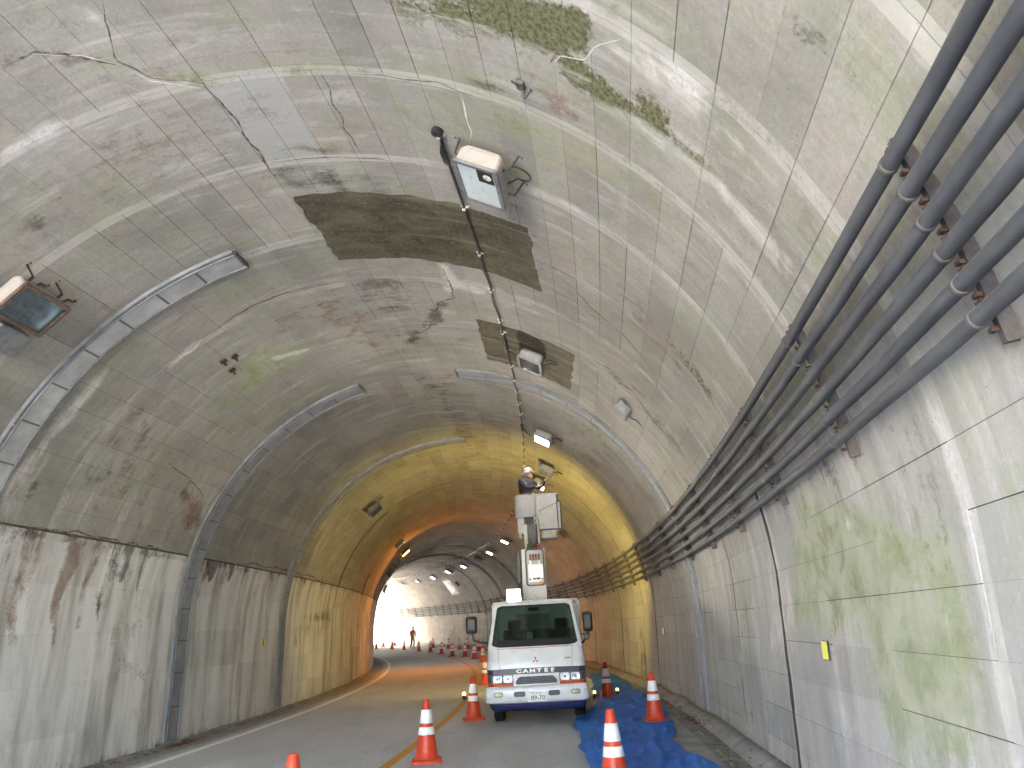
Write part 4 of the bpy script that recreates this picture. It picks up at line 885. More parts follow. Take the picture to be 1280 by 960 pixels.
# ------------------------------------------------------------------ blue tarp
def tarpm():
    t = NT('blue_tarp'); uv = t.n('ShaderNodeUVMap', uv_map='sv').outputs[0]; n = t.noise(uv, 3, 7, .65, .5); w = t.n('ShaderNodeTexWave'); t.set(w.inputs['Vector'], uv); w.inputs['Scale'].default_value = 60
    c = t.mix(t.ramp(n, .3, .7), (.006, .105, .48), (.02, .18, .64)); c = t.mix(t.math('MULTIPLY', t.ramp(t.noise(uv, 1.4, 7, .7, .8), .58, .74), .3), c, (.17, .19, .22))
    t.col(c); t.p(Roughness=.5, Specular_IOR_Level=.25); t.bump(t.math('ADD', t.math('MULTIPLY', w.outputs[0], .15), t.noise(uv, 6, 6, .6, 1)), .02, .5); return t.m
M_TARP = tarpm()
le = np.array([(5.5, 2.75), (7.5, 2.62), (9.7, 2.52), (11.5, 2.44), (13.5, 2.38), (15.05, 2.40), (15.6, 2.72), (17, 2.90), (19, 2.98), (21, 3.15), (23, 3.38), (25.5, 3.6)])
re_ = np.array([(5.5, 4.02), (8.0, 4.08), (9.2, 4.0), (10.0, 3.84), (11.25, 3.72), (12.2, 3.82), (13.3, 3.98), (15, 4.07), (17, 4.1), (20, 4.12), (23, 4.2), (25.5, 4.25)])
ns, nu = 300, 70; sv = np.linspace(5.5, 25.5, ns); tv = np.linspace(0, 1, nu); SS, TT = np.meshgrid(sv, tv, indexing='ij')
l_ = np.interp(sv, le[:, 0], le[:, 1]) + .03 * np.sin(sv * 2.7) + .02 * np.sin(sv * 6.1); r_ = np.interp(sv, re_[:, 0], re_[:, 1]) + .03 * np.sin(sv * 2.1 + 1) + .02 * np.sin(sv * 5.3)
UU = l_[:, None] * (1 - TT) + r_[:, None] * TT
def ridge(x): return 1 - np.abs(2 * x - 1)
wr = ridge(fbm(SS * .55 + UU * .5, UU * 1.5 - SS * .12, 5, 4)) ** 4 * .10 + ridge(fbm(SS * 1.4, UU * 3.0, 15, 4)) ** 3 * .045 + fbm(SS * 2.5, UU * 5, 25, 3) * .02
for s0, u0, s1, u1, w, hh in ((5.5, 3.2, 13.2, 3.55, .07, .085), (6, 2.9, 12.5, 2.62, .05, .06), (8.0, 3.75, 12.8, 3.86, .06, .09), (5.5, 3.5, 10.5, 3.62, .05, .07), (14, 3.9, 18, 3.7, .06, .06), (17, 3.3, 24, 3.9, .07, .09), (19, 3.2, 23, 3.6, .05, .07), (16, 3.0, 21, 3.9, .05, .06)):
    d = np.array([s1 - s0, u1 - u0]); tt = np.clip(((SS - s0) * d[0] + (UU - u0) * d[1]) / (d @ d), 0, 1); dist = np.hypot((SS - s0 - tt * d[0]) * .4, UU - u0 - tt * d[1] - .03 * np.sin(SS * 3.3)); wr = np.maximum(wr, hh * np.exp(-(dist / w) ** 2) * np.clip(np.minimum(tt, 1 - tt) * 6, 0, 1) + wr * .6)
for s, u, *_r in ((8.23, 2.83), (13.6, 3.72), (17.72, 3.22)): wr = wr * (1 - np.exp(-(np.hypot(SS - s, UU - u) / .28) ** 4))
edge_ = np.clip(np.minimum(TT, 1 - TT) * 9, 0, 1); wr = wr * .62 * (.25 + .75 * edge_) + .018 + .02 * (1 - edge_) * fbm(SS * 3, UU * 3, 44, 2)
co = [W(a, b, BANK * b + c)[:] for a, b, c in zip(SS.ravel(), UU.ravel(), wr.ravel())]; fcs = grid_faces(ns, nu); me = bpy.data.meshes.new('blue_tarp'); me.from_pydata(co, [], fcs.tolist()); me.update()
uvl = me.uv_layers.new(name='sv'); uvl.data.foreach_set('uv', np.stack([SS.ravel(), UU.ravel()], 1)[fcs.ravel()].ravel().astype(np.float32)); me.materials.append(M_TARP)
for p in me.polygons: p.use_smooth = True
o = bpy.data.objects.new('blue_tarp', me); COL.objects.link(o); tag(o, 'crumpled blue tarpaulin laid on the road beside the truck', 'tarp')

# leaves and straws
M_DRY = plain('dry_leaf', (.16, .06, .03), .9, 0, .5, 30); M_STRAW = plain('dry_straw', (.52, .40, .20), .8)
mb = MB()
for (sc, uc, n, rs, ru) in ((13.5, -4.32, 130, .8, .10), (13.6, 4.3, 110, .7, .10), (12.2, 4.42, 25, 1.0, .08), (10.5, -4.35, 60, 2.0, .1), (17, -4.35, 70, 2.2, .1), (16.5, 4.3, 60, 2.0, .1), (9, 4.25, 40, 1.5, .15)):
    for _ in range(n):
        s = random.gauss(sc, rs * .5); u = random.gauss(uc, ru * .6); z = random.uniform(.02, .06) + (.05 if u > 4.37 else 0); a = random.uniform(0, 6.3); q = random.uniform(.012, .035); c = W(s, u, BANK * u + z)
        mb.add([tuple(c + Vector((q * math.cos(a + k * 1.57) * (1 if k % 2 else .5), q * math.sin(a + k * 1.57) * (1 if k % 2 else .5), random.uniform(-.012, .012)))) for k in range(4)], [(0, 1, 2, 3)])
tag(mb.build('fallen_leaves', M_DRY), kind='stuff')
for k, ((a, b), (c, d), lb) in enumerate((((12.274, 4.204), (11.556, 4.180)) + ('straw lying on the drain strip farthest along the wall',), ((10.591, 4.178), (9.952, 4.155)) + ('longer straw in the middle of the drain strip',), ((9.582, 4.164), (9.340, 4.156)) + ('straw at the bottom edge on the drain strip',))):
    p, q = W(a, b, BANK * b + .018), W(c, d, BANK * d + .022); mb = MB(); mb.tube([p, (p + q) / 2 + Vector((.004, 0, .004)), q], .006, 5); tag(mb.build('straw', M_STRAW), lb, 'straw', 'straws on the drain strip')

# ------------------------------------------------------------------ people
M_SKIN = plain('skin', (.42, .25, .17), .55); M_NAVY = plain('navy_jacket', (.022, .022, .034), .8, 0, .3, 10); M_TROUS = plain('dark_trousers', (.02, .02, .028), .85, 0, .3, 9); M_RED = plain('red_vest', (.62, .03, .02), .6, 0, .15, 12); M_REFW = plain('vest_stripe', (.85, .86, .82), .35); M_HIYEL = plain('yellow_belt', (.82, .72, .02), .5); M_HIORG = plain('orange_belt', (.8, .25, .02), .5); M_HELM = plain('white_helmet', (.20, .20, .21), .4); M_HAIR = plain('black_hair', (.012, .011, .01), .7); M_BOOT = plain('work_boot', (.025, .022, .02), .7); M_GLOVE = plain('work_glove', (.55, .53, .48), .8)
DG = None
def skin_mesh(name, chains, mat, parent, sub=1, root=0):
    """chains of (point, (rx, ry)) that share points by coordinate, grown to one surface"""
    vs = []; rad = []; ed = []; idx = {}
    for ch in chains:
        prev = None
        for p, r in ch:
            k = tuple(round(c, 4) for c in p)
            if k not in idx: idx[k] = len(vs); vs.append(p); rad.append(r if isinstance(r, tuple) else (r, r))
            if prev is not None and prev != idx[k]: ed.append((prev, idx[k]))
            prev = idx[k]
    me = bpy.data.meshes.new(name); me.from_pydata(vs, ed, []); ob = bpy.data.objects.new(name, me); COL.objects.link(ob)
    md = ob.modifiers.new('skin', 'SKIN'); md.use_smooth_shade = True
    for i, r in enumerate(rad): me.skin_vertices[0].data[i].radius = r; me.skin_vertices[0].data[i].use_root = (i == root)
    sb = ob.modifiers.new('sub', 'SUBSURF'); sb.levels = sb.render_levels = sub
    dg = bpy.context.evaluated_depsgraph_get(); ev = ob.evaluated_get(dg); nm = bpy.data.meshes.new_from_object(ev)
    ob.modifiers.clear(); ob.data = nm; bpy.data.meshes.remove(me); nm.materials.clear(); nm.materials.append(mat); nm.name = name
    for p in nm.polygons: p.use_smooth = True
    ob.parent = parent; return ob
def V(*a): return Vector(a)
def hand(mb, wrist, dirv, side, palm):
    """five unequal curled fingers on a palm"""
    d = dirv.normalized(); pn = palm.normalized(); x = d.cross(pn).normalized() * side
    k = wrist + d * .05
    mb.ring([[tuple(c + x * (.030 * math.cos(t)) + pn * (.014 * math.sin(t))) for t in [2 * math.pi * j / 10 for j in range(10)]] for c in (wrist, wrist + d * .03, wrist + d * .07, wrist + d * .092)], True)
    for i, (off, ln) in enumerate(((-.027, .062), (-.010, .075), (.009, .08), (.027, .072))):
        b = wrist + d * .088 - x * off; p1 = b + d * ln * .45 + pn * .006; p2 = p1 + d * ln * .28 + pn * ln * .22; p3 = p2 + d * ln * .08 + pn * ln * .3
        mb.tube([b - d * .02, b, p1, p2, p3], [.0085, .009, .008, .0075, .006], 7)
    b = wrist + d * .035 - x * .028; mb.tube([b + x * .012, b, b - x * .02 + d * .03 + pn * .01, b - x * .022 + d * .058 + pn * .022], [.010, .011, .0095, .0075], 7)
def head(mb, c, fwd, up, k=1.0):
    """skull, jaw, nose, ears, eyes and mouth as one closed shape plus features"""
    fwd = fwd.normalized(); right = fwd.cross(up).normalized(); up = right.cross(fwd).normalized()
    prof = ((-.125, .030, .030, .035), (-.11, .048, .055, .03), (-.075, .062, .078, .014), (-.03, .070, .090, .004), (.02, .075, .097, -.004), (.06, .072, .094, -.008), (.095, .055, .072, -.01), (.115, .028, .036, -.01))
    mb.ring([[tuple(c + up * z * k + fwd * (yo + ry * math.sin(t)) * k + right * rx * math.cos(t) * k) for t in [2 * math.pi * j / 18 for j in range(18)]] for z, rx, ry, yo in prof], True)
    n0 = c + fwd * .088 * k; mb.tube([n0 + up * .02 * k, n0 + fwd * .012 * k - up * .012 * k, n0 + fwd * .018 * k - up * .028 * k, n0 - up * .036 * k], [.006 * k, .010 * k, .014 * k, .010 * k], 8)
    for sg in (-1, 1):
        e = c + right * sg * .074 * k; mb.ring([[tuple(e + fwd * (.018 * s_ * math.cos(t)) * k + up * (.030 * s_ * math.sin(t) - .004) * k + right * sg * o_ * k) for t in [2 * math.pi * j / 10 for j in range(10)]] for s_, o_ in ((.8, -.006), (1, .006), (.7, .010))], True)
        mb.lathe([(.0, .0), (.009, .002), (.012, .008), (.009, .013), (0, .015)], 8, Matrix.Translation(c + right * sg * .030 * k + fwd * .078 * k + up * .006 * k))
    mb.tube([c + fwd * .082 * k - up * .066 * k + right * x * k for x in (-.024, 0, .024)], [.004, .007, .004], 6)
def person(M, P, label, group=None, vest=False, helmet=False, gloves=False):
    e = empty('person', M, label, 'person', group)
    body = [[(P['pelvis'], (.125, .095)), (P['waist'], (.12, .085)), (P['chest'], (.145, .10)), (P['neckb'], (.07, .07)), (P['neckt'], (.052, .055))]]
    for sd in 'LR':
        body.append([(P['chest'], (.145, .10)), (P['sho' + sd], .062), (P['elb' + sd], .043), (P['wri' + sd], .030)])
        body.append([(P['pelvis'], (.125, .095)), (P['hip' + sd], .088), (P['kne' + sd], .058), (P['ank' + sd], .042), (P['toe' + sd], (.038, .035))])
    b = skin_mesh('body', body, M_SKIN, e)
    mb = MB(); up = (P['neckt'] - P['neckb']).normalized(); head(mb, P['head'], P['look'], Vector((0, 0, 1)))
    for sd, sg in (('L', 1), ('R', -1)):
        d = P['wri' + sd] - P['elb' + sd]; hand(mb, P['wri' + sd], d, sg, P['palm'])
    hm = mb.build('head_and_hands', M_SKIN); bm = bmesh.new(); bm.from_mesh(b.data); bm.from_mesh(hm.data); bm.to_mesh(b.data); bm.free(); bpy.data.objects.remove(hm)
    for p in b.data.polygons: p.use_smooth = True
    jk = [[(P['pelvis'] + V(0, 0, -.02), (.165, .13)), (P['waist'], (.158, .122)), (P['chest'], (.19, .14)), (P['neckb'] + V(0, 0, -.015), (.085, .085))]]
    for sd in 'LR': jk.append([(P['chest'], (.19, .14)), (P['sho' + sd], .082), (P['elb' + sd], .062), (P['wri' + sd] * .93 + P['elb' + sd] * .07, .047)])
    skin_mesh('jacket', jk, M_RED if vest else M_NAVY, e)
    tr = [[(P['pelvis'] + V(0, 0, .05), (.15, .118)), (P['pelvis'], (.155, .122))]]
    for sd in 'LR': tr.append([(P['pelvis'], (.155, .122)), (P['hip' + sd], .11), (P['kne' + sd], .080), (P['ank' + sd] + V(0, 0, .02), .062)])
    skin_mesh('trousers', tr, M_TROUS, e)
    for sd in 'LR':
        a, t = P['ank' + sd], P['toe' + sd]; skin_mesh('boot', [[(a + V(0, 0, .08), .058), (a - V(0, 0, .01), .060), ((a + t) / 2 - V(0, 0, .015), (.052, .05)), (t, (.048, .04))]], M_BOOT, e)
    h = P['head']; fw = P['look'].normalized(); ri = fw.cross(V(0, 0, 1)).normalized()
    MM = Matrix((ri, fw, V(0, 0, 1))).transposed().to_4x4(); MM.translation = h
    if helmet:
        hb = MB(); hb.ring([[(.108 * k * math.cos(t), -.005 + .130 * k * math.sin(t), z) for t in [2 * math.pi * j / 20 for j in range(20)]] for z, k in ((.03, 1.0), (.07, .99), (.11, .86), (.138, .55), (.146, .15))], True, (False, True))
        hb.ring([[(.108 * k * math.cos(t), -.005 + (.130 * k + b_ * max(0, math.sin(t))) * math.sin(t), z) for t in [2 * math.pi * j / 20 for j in range(20)]] for z, k, b_ in ((.03, 1.0, 0), (.024, 1.10, .05), (.018, 1.10, .05), (.024, 1.0, 0))], True, (False, False)); hb.add([(p.x, p.y, p.z) for p in []], [])
        hb.build('helmet', M_HELM, e).matrix_basis = MM
    else:
        hb = MB(); hb.ring([[(.083 * k * math.cos(t), -.018 + .105 * k * math.sin(t), z) for t in [2 * math.pi * j / 16 for j in range(16)]] for z, k in ((.0, .96), (.05, 1.02), (.09, .9), (.118, .55), (.126, .12))], True); hb.build('hair', M_HAIR, e).matrix_basis = MM
    if vest:
        ch, wa, pe, nb = P['chest'], P['waist'], P['pelvis'], P['neckb']
        skin_mesh('safety_vest', [[(pe + V(0, 0, .06), (.178, .142)), (wa, (.172, .136)), (ch, (.2, .152)), (nb + V(0, 0, -.04), (.11, .1))]], M_RED, e)
        st = MB()
        for sg in (-1, 1): st.ring([[(sg * x - .028, y, z), (sg * x + .028, y, z), (sg * x + .028, y - .012, z), (sg * x - .028, y - .012, z)] for x, y, z in ((.10, -.03, nb.z + .03), (.105, -.13, nb.z - .04), (.09, -.168, ch.z + .02), (.05, -.165, wa.z + .08), (.03, -.155, wa.z))], True, smooth=False)
        st.ring([[(.19 * k * math.cos(t), .158 * k * math.sin(t), z) for t in [2 * math.pi * j / 20 for j in range(20)]] for z, k in ((wa.z - .02, .98), (wa.z - .02, 1.0), (wa.z + .04, 1.0), (wa.z + .04, .98))], True, (False, False)); st.build('reflective_stripe', M_REFW, e)
    else:
        wa = P['waist']
        for nm, mt, t0, t1 in (('hi_vis_belt', M_HIYEL, -60, 150), ('hi_vis_belt', M_HIORG, 150, 300)):
            r = [[(wa.x + k * .172 * math.cos(R(a)), wa.y + k * .138 * math.sin(R(a)), z) for z, k in ((wa.z - .045, 1.0), (wa.z - .045, 1.09), (wa.z + .045, 1.09), (wa.z + .045, 1.0))] for a in np.linspace(t0, t1, 16)]
            MB().ring(r, True, smooth=False).build(nm, mt, e)
    return e
WALK = dict(pelvis=V(0, 0, .92), waist=V(0, -.01, 1.08), chest=V(0, -.015, 1.30), neckb=V(0, -.01, 1.45), neckt=V(0, -.02, 1.52), head=V(0, -.035, 1.61), look=V(0, -1, -.12), palm=V(0, 1, 0),
 shoL=V(.185, 0, 1.40), elbL=V(.25, .05, 1.13), wriL=V(.265, -.05, .90), shoR=V(-.185, 0, 1.40), elbR=V(-.245, -.03, 1.12), wriR=V(-.255, -.16, .92),
 hipL=V(.09, 0, .86), kneL=V(.095, -.12, .49), ankL=V(.09, -.14, .09), toeL=V(.10, -.28, .04), hipR=V(-.09, 0, .86), kneR=V(-.09, .02, .48), ankR=V(-.085, .20, .13), toeR=V(-.09, .10, .045))
(fs_, fu_), = [(68.486, 1.227)]
person(road_frame(fs_, fu_, 0, R(8), False), WALK, 'person walking in a red vest with pale reflective stripes and dark trousers', None, True, False)

# ------------------------------------------------------------------ bucket truck
M_PAINT = plain('white_truck_paint', (.74, .75, .77), .28, 0, .05, 1.5, .5, 0, (.60, .59, .57)); M_BLUE = plain('navy_chassis_paint', (.02, .022, .10), .5, 0, .2, 6); M_BAND2 = plain('navy_grille_band', (.035, .035, .065), .35, 0, .1, 8); M_GREYP = plain('grey_plastic', (.10, .10, .105), .5); M_TYRE = plain('tyre_rubber', (.018, .018, .018), .85, 0, .2, 20, .3, .3); M_RIM = plain('wheel_rim', (.42, .42, .43), .4, .6)
M_SILVER = plain('silver_grille', (.48, .49, .52), .35, .4, .1, 10); M_REDST = plain('red_stripe', (.45, .03, .03), .4); M_LENSO = plain('amber_lens', (.55, .10, .03), .25, 0, .25, 40); M_CHROME = plain('headlamp_reflector', (.92, .93, .95), .2, .35, .05, 30); M_CLEAR = glassy('headlamp_glass', (.95, .95, .97), .04, .12); M_FOGL = plain('fog_lamp', (.58, .54, .42), .25, .2); M_WIND = glassy('windscreen_glass', (.46, .56, .52), .03, .07); M_SIDEG = glassy('side_glass', (.8, .88, .82), .03, .004)
M_SEAT = plain('seat_cloth', (.05, .052, .058), .9); M_PLATE = plain('plate_white', (.80, .80, .80), .4, 0, .04); M_INK = plain('plate_ink', (.01, .03, .02), .5); M_LETTER = plain('letter_white', (.86, .86, .86), .4, 0, .03); M_LOGO = plain('emblem_red', (.42, .01, .03), .4); M_BOOM = plain('boom_paint', (.50, .50, .49), .5, 0, .12, 3, .4, 0, (.33, .31, .28)); M_BOOMD = plain('boom_dark', (.075, .075, .08), .5, .2, .3, 8); M_BUCKET = plain('bucket_fibreglass', (.44, .44, .45), .5, 0, .1, 4, .4, 0, (.30, .29, .27)); M_COPPER = plain('copper_fitting', (.25, .07, .04), .4, .5); M_GRN = plain('green_hose', (.05, .13, .03), .5); M_REDH = plain('red_hose', (.16, .03, .03), .5); M_YEL = plain('yellow_foot', (.62, .55, .20), .6); M_DECKLENS = emit('deck_lamp_lens', (1, .78, .3), .5); M_LAMPON = emit('work_lamp_lens', (1, .95, .80), .8); M_MIRR = plain('mirror_glass', (.3, .32, .34), .05, .9, .02)
TS, TU = 13.9, 1.76
T = empty('bucket_truck', road_frame(TS, TU), 'white bucket truck with raised boom facing the camera', 'truck')
def cab_ring(z, hw, y0, y1, r, n=6):
    o = []
    for i in range(n + 1): a = R(180 + 90 * i / n); o.append((-hw + r + r * math.cos(a), y0 + r + r * math.sin(a)))
    for x in np.linspace(-hw + r, hw - r, 9)[1:-1]: o.append((x, y0))
    for i in range(n + 1): a = R(270 + 90 * i / n); o.append((hw - r + r * math.cos(a), y0 + r + r * math.sin(a)))
    o += [(hw, y1), (-hw, y1)]
    return [(x, y + .05 * (x / hw) ** 2 if y < y0 + r * 1.01 else y, z) for x, y in o]
LV = [(.50, .865, .06), (.62, .875, .03), (.80, .88, .02), (.95, .88, .02), (1.10, .865, .05), (1.27, .845, .10)]
def hwy(z):
    zs = [l[0] for l in LV]; return float(np.interp(z, zs, [l[1] for l in LV])), float(np.interp(z, zs, [l[2] for l in LV]))
def fy(x, z):
    hw, y0 = hwy(z); r = .14; ax = abs(x); y = y0
    if ax > hw - r: q = min(1, (ax - hw + r) / r); y = y0 + r - r * math.sqrt(max(0, 1 - q * q))
    return y + .05 * (min(1, ax / hw)) ** 2
mb = MB(); mb.ring([cab_ring(z, hw, y0, 1.62, .14) for z, hw, y0 in LV], True, (True, True)); CAB = mb.build('cab_shell', M_PAINT, T)
def facade(name, xs, zs, thick, mat, parent=T, proud=.004, shape=None):
    """thin curved panel that follows the cab front"""
    X = np.linspace(xs[0], xs[1], max(2, int(abs(xs[1] - xs[0]) / .04) + 2)); fr = []; n = len(X); mb = MB()
    lo = [(x, fy(x, zs[0]) - proud - thick, zs[0] if shape is None else shape(x)[0]) for x in X]; hi = [(x, fy(x, zs[1]) - proud - thick, zs[1] if shape is None else shape(x)[1]) for x in X]
    lb = [(x, y + thick, z) for x, y, z in lo]; hb = [(x, y + thick, z) for x, y, z in hi]
    mb.ring([[lo[i], hi[i], hb[i], lb[i]] for i in range(n)], True, smooth=False); return mb.build(name, mat, parent)
facade('grille_band', (-.872, .872), (.83, .93), .008, M_BAND2, shape=lambda x: (.835, .925 + .012 * (1 - (x / .87) ** 2)))
facade('lamp_surround', (-.40, .40), (.655, .832), .010, M_SILVER)
facade('grille_opening', (-.36, .36), (.672, .80), .006, M_BAND2, proud=.015, shape=lambda x: (.672, .672 + min(.125, (.40 - abs(x)) * 1.25)))
for k in range(4):
    z = .69 + k * .026; w = .355 - max(0, (z - .69) * .75); facade('grille_slat', (-w, w), (z, z + .012), .012, M_GREYP, proud=.016)
for sg in (-1, 1):
    x0, x1 = sorted((sg * .405, sg * .785)); facade('turn_lamp', tuple(sorted((sg * .405, sg * .868))), (.648, .700), .010, M_LENSO)
    facade('headlamp_housing', (x0, x1), (.704, .832), .006, M_GREYP)
    for k, xc in enumerate((sg * .50, sg * .685)):
        c = Matrix.Translation((xc, fy(xc, .77) - .012, .768)) @ Matrix.Rotation(R(90), 4, 'X')
        hl = MB(); hl.ring([[(x, y, 0.0) for x, y in rrect(.165, .115, .03, 4)], [(x, y, .008) for x, y in rrect(.165, .115, .03, 4)], [(x * .9, y * .88, .010) for x, y in rrect(.165, .115, .03, 4)], [(x * .45, y * .45, -.004) for x, y in rrect(.165, .115, .03, 4)]], True, (True, True), True, c)
        hd = hl.build('headlamp', M_CHROME, T)
        hb_ = MB(); hb_.lathe([(.022, -.004), (.022, .004), (.012, .009), (0, .01)], 12, c); hb_.build('bulb', M_GREYP, hd)
        ln = MB(); ln.box(-.08, .08, -.055, .055, .0115, .0145, .001, c); ln.build('lens', M_CLEAR, hd)
    facade('corner_lamp', tuple(sorted((sg * .79, sg * .868))), (.704, .832), .010, M_GREYP)
# bumper
bu = MB(); prof = ((.372, .86, -.03), (.385, .895, -.08), (.42, .905, -.10), (.60, .905, -.10), (.635, .90, -.085), (.648, .885, -.05))
bu.ring([cab_ring(z, hw, y0, .34, .12) for z, hw, y0 in prof], True); B_ = bu.build('bumper', M_PAINT, T)
dm = MB(); dm.ring([cab_ring(z, hw, y0, .5, .12) for z, hw, y0 in ((.24, .80, .06), (.30, .84, -.02), (.374, .855, -.025))], True); dm.build('air_dam', M_BLUE, T)
def by(x): return -.10 + .05 * (x / .905) ** 2
def bump_rect(name, xc, zc, w, h, r, mat, d=.006, parent=None):
    o = rrect(w, h, r, 4); mb = MB(); mb.ring([[(xc + x, by(xc + x) - dd, zc + z) for x, z in o] for dd in (-.01, d)], True, (True, True), False); return mb.build(name, mat, parent or B_)
for sg in (-1, 1):
    bump_rect('intake', sg * .30, .520, .20, .085, .03, M_BAND2); fg = bump_rect('fog_lamp', sg * .67, .525, .16, .08, .03, M_GREYP, .004); bump_rect('fog_lens', sg * .67, .525, .13, .055, .02, M_FOGL, .010)
    bump_rect('side_marker', sg * .845, .53, .05, .07, .01, M_SILVER, .004)
def text_mesh(txt, size, M, mat, name, parent, ext=.002, bold=.0, sx=1.0):
    cu = bpy.data.curves.new(name, 'FONT'); cu.body = txt; cu.size = size; cu.extrude = ext; cu.offset = bold; cu.align_x = 'CENTER'; cu.align_y = 'CENTER'; cu.space_character = 1.05
    to = bpy.data.objects.new(name, cu); COL.objects.link(to); dg = bpy.context.evaluated_depsgraph_get(); me = bpy.data.meshes.new_from_object(to.evaluated_get(dg)); bpy.data.objects.remove(to)
    me.transform(M @ Matrix.Diagonal((sx, 1, 1, 1))); me.materials.clear(); me.materials.append(mat); o = bpy.data.objects.new(name, me); COL.objects.link(o); o.parent = parent; return o
RX = Matrix.Rotation(R(90), 4, 'X')
pl = MB(); pl.box(-.165, .165, -.122, -.112, .395, .560, .004); PLT = pl.build('number_plate', M_PLATE, T)
text_mesh('89-70', .10, Matrix.Translation((.018, -.124, .452)) @ RX, M_INK, 'plate_number', PLT, .001, .0008, 1.0)
mb = MB(); mb.lathe([(.0, 0), (.007, 0), (.007, .002)], 8, Matrix.Translation((-.135, -.122, .452)) @ RX)
for k, (x, w) in enumerate(((-.085, .03), (-.045, .028), (.0, .022), (.035, .022), (.07, .022))):
    mb.box(x - w / 2, x + w / 2, -.1235, -.1215, .532, .537); mb.box(x - w / 2, x - w / 2 + .005, -.1235, -.1215, .517, .544); mb.box(x, x + .004, -.1235, -.1215, .515, .54)
mb.build('plate_small_marks', M_INK, PLT)
for k, ch in enumerate('CANTER'):
    x = (-.30 + .12 * k); text_mesh(ch, .082, Matrix.Translation((x, fy(x, .88) - .0165, .886)) @ RX, M_LETTER, 'letter', T, .003, .0045, 1.55)
em = MB()
for a in (90, 210, 330):
    d = V(math.cos(R(a)), 0, math.sin(R(a))); q = V(-d.z, 0, d.x); c = V(0, fy(0, 1.06) - .006, 1.055); l = .062; wd = .033
    pts = [c + d * .004, c + d * (l / 2) + q * wd * .55, c + d * l, c + d * (l / 2) - q * wd * .55]; em.add([tuple(p) for p in pts] + [tuple(p + V(0, .012, 0)) for p in pts], [(0, 1, 2, 3), (7, 6, 5, 4)] + [(i, 4 + i, 4 + (i + 1) % 4, (i + 1) % 4) for i in range(4)])
em.build('emblem', M_LOGO, T)
mk = MB()
for k in range(4): x = .53 + k * .025; mk.box(x, x + .015, fy(x, 1.07) - .004, fy(x, 1.07) - .001, 1.055 + .004 * (k % 2), 1.085)
mk.build('model_mark', M_GREYP, T)
for sg in (-1, 1):
    x = sg * .64; sm = MB(); sm.ring([[(x + sg * .02 * t - .003, fy(x, .93 + .32 * t) - .002, .93 + .32 * t), (x + sg * .02 * t + .003, fy(x, .93 + .32 * t) - .002, .93 + .32 * t), (x + sg * .02 * t + .003, fy(x, .93 + .32 * t) + .01, .93 + .32 * t), (x + sg * .02 * t - .003, fy(x, .93 + .32 * t) + .01, .93 + .32 * t)] for t in np.linspace(0, 1, 8)], True, smooth=False); sm.build('panel_seam', M_GREYP, T)
# greenhouse: windscreen plane leans back
def wy(z): return .105 + (z - 1.27) * .52
def whw(z): return .835 - (z - 1.27) * .15
ap = MB()
for sg in (-1, 1):
    ap.ring([[(sg * (whw(z) - .055), wy(z), z), (sg * (whw(z) - .01), wy(z) + .012, z), (sg * whw(z), wy(z) + .07, z), (sg * (whw(z) - .04), wy(z) + .08, z)] for z in np.linspace(1.265, 2.04, 6)], True, smooth=False)
ap.build('windscreen_pillars', M_PAINT, T)
rf = MB(); rf.ring([cab_ring(z, hw, y0, y1, .10) for z, hw, y0, y1 in ((2.01, .735, .46, 1.62), (2.05, .735, .465, 1.62), (2.085, .71, .53, 1.60), (2.10, .60, .70, 1.50))], True); rf.build('roof', M_PAINT, T)
hdr = MB(); hdr.ring([[(x, wy(2.02) + .05 * (x / .8) ** 2 - .004, 1.985), (x, wy(2.02) + .05 * (x / .8) ** 2 + .01, 2.05), (x, wy(2.02) + .08, 2.05), (x, wy(2.02) + .08, 1.985)] for x in np.linspace(-.70, .70, 9)], True, smooth=False); hdr.build('windscreen_header', M_PAINT, T)
bw = MB(); bw.box(-.80, .80, 1.56, 1.62, 1.27, 1.52); bw.box(-.76, .76, 1.56, 1.62, 1.86, 2.02); bw.box(-.79, -.36, 1.56, 1.62, 1.52, 1.86); bw.box(.30, .79, 1.56, 1.62, 1.52, 1.86); bw.build('cab_back', M_PAINT, T)
MB().box(-.36, .30, 1.585, 1.59, 1.52, 1.86).build('rear_window', M_SIDEG, T)
def wrect(inset, r, n=6):
    """rounded outline on the leaning windscreen, u along x and w along the slope"""
    out = []
    for x, w in rrect(2.0, 2.0, r, n):
        z = 1.655 + w * (.365 - inset); hw = whw(z) - .03 - inset; xx = x * hw; out.append((xx, wy(z) + .045 * (xx / .8) ** 2, z))
    return out
o1 = wrect(.0, .26); o2 = wrect(.035, .28)
se = MB(); se.ring([[(x, y - .004, z) for x, y, z in o1], [(x, y - .014, z) for x, y, z in o1], [(x, y - .014, z) for x, y, z in o2], [(x, y - .002, z) for x, y, z in o2]], True, (False, False), False); se.build('windscreen_seal', M_BLACK, T)
def wgrid(z0, z1, hwk, off, name, mat, thick=.005):
    mb = MB(); zs = np.linspace(z0, z1, 6); rows = []
    for d in (off, off + thick): rows.append([[(x * (whw(z) - hwk), wy(z) + .045 * (x * (whw(z) - hwk) / .8) ** 2 + d, z) for x in np.linspace(-1, 1, 13)] for z in zs])
    for r in rows: mb.ring(r, False)
    return mb.build(name, mat, T)
cf = MB(); orr = wrect(-.035, .002)
cf.ring([[(x, y + .012, z) for x, y, z in orr], [(x, y - .006, z) for x, y, z in orr], [(x, y - .006, z) for x, y, z in o1], [(x, y + .012, z) for x, y, z in o1]], True, (False, False), False); cf.build('windscreen_surround', M_PAINT, T)
gz = MB(); n_ = len(o2); cc = (0, wy(1.655) - .002, 1.655)
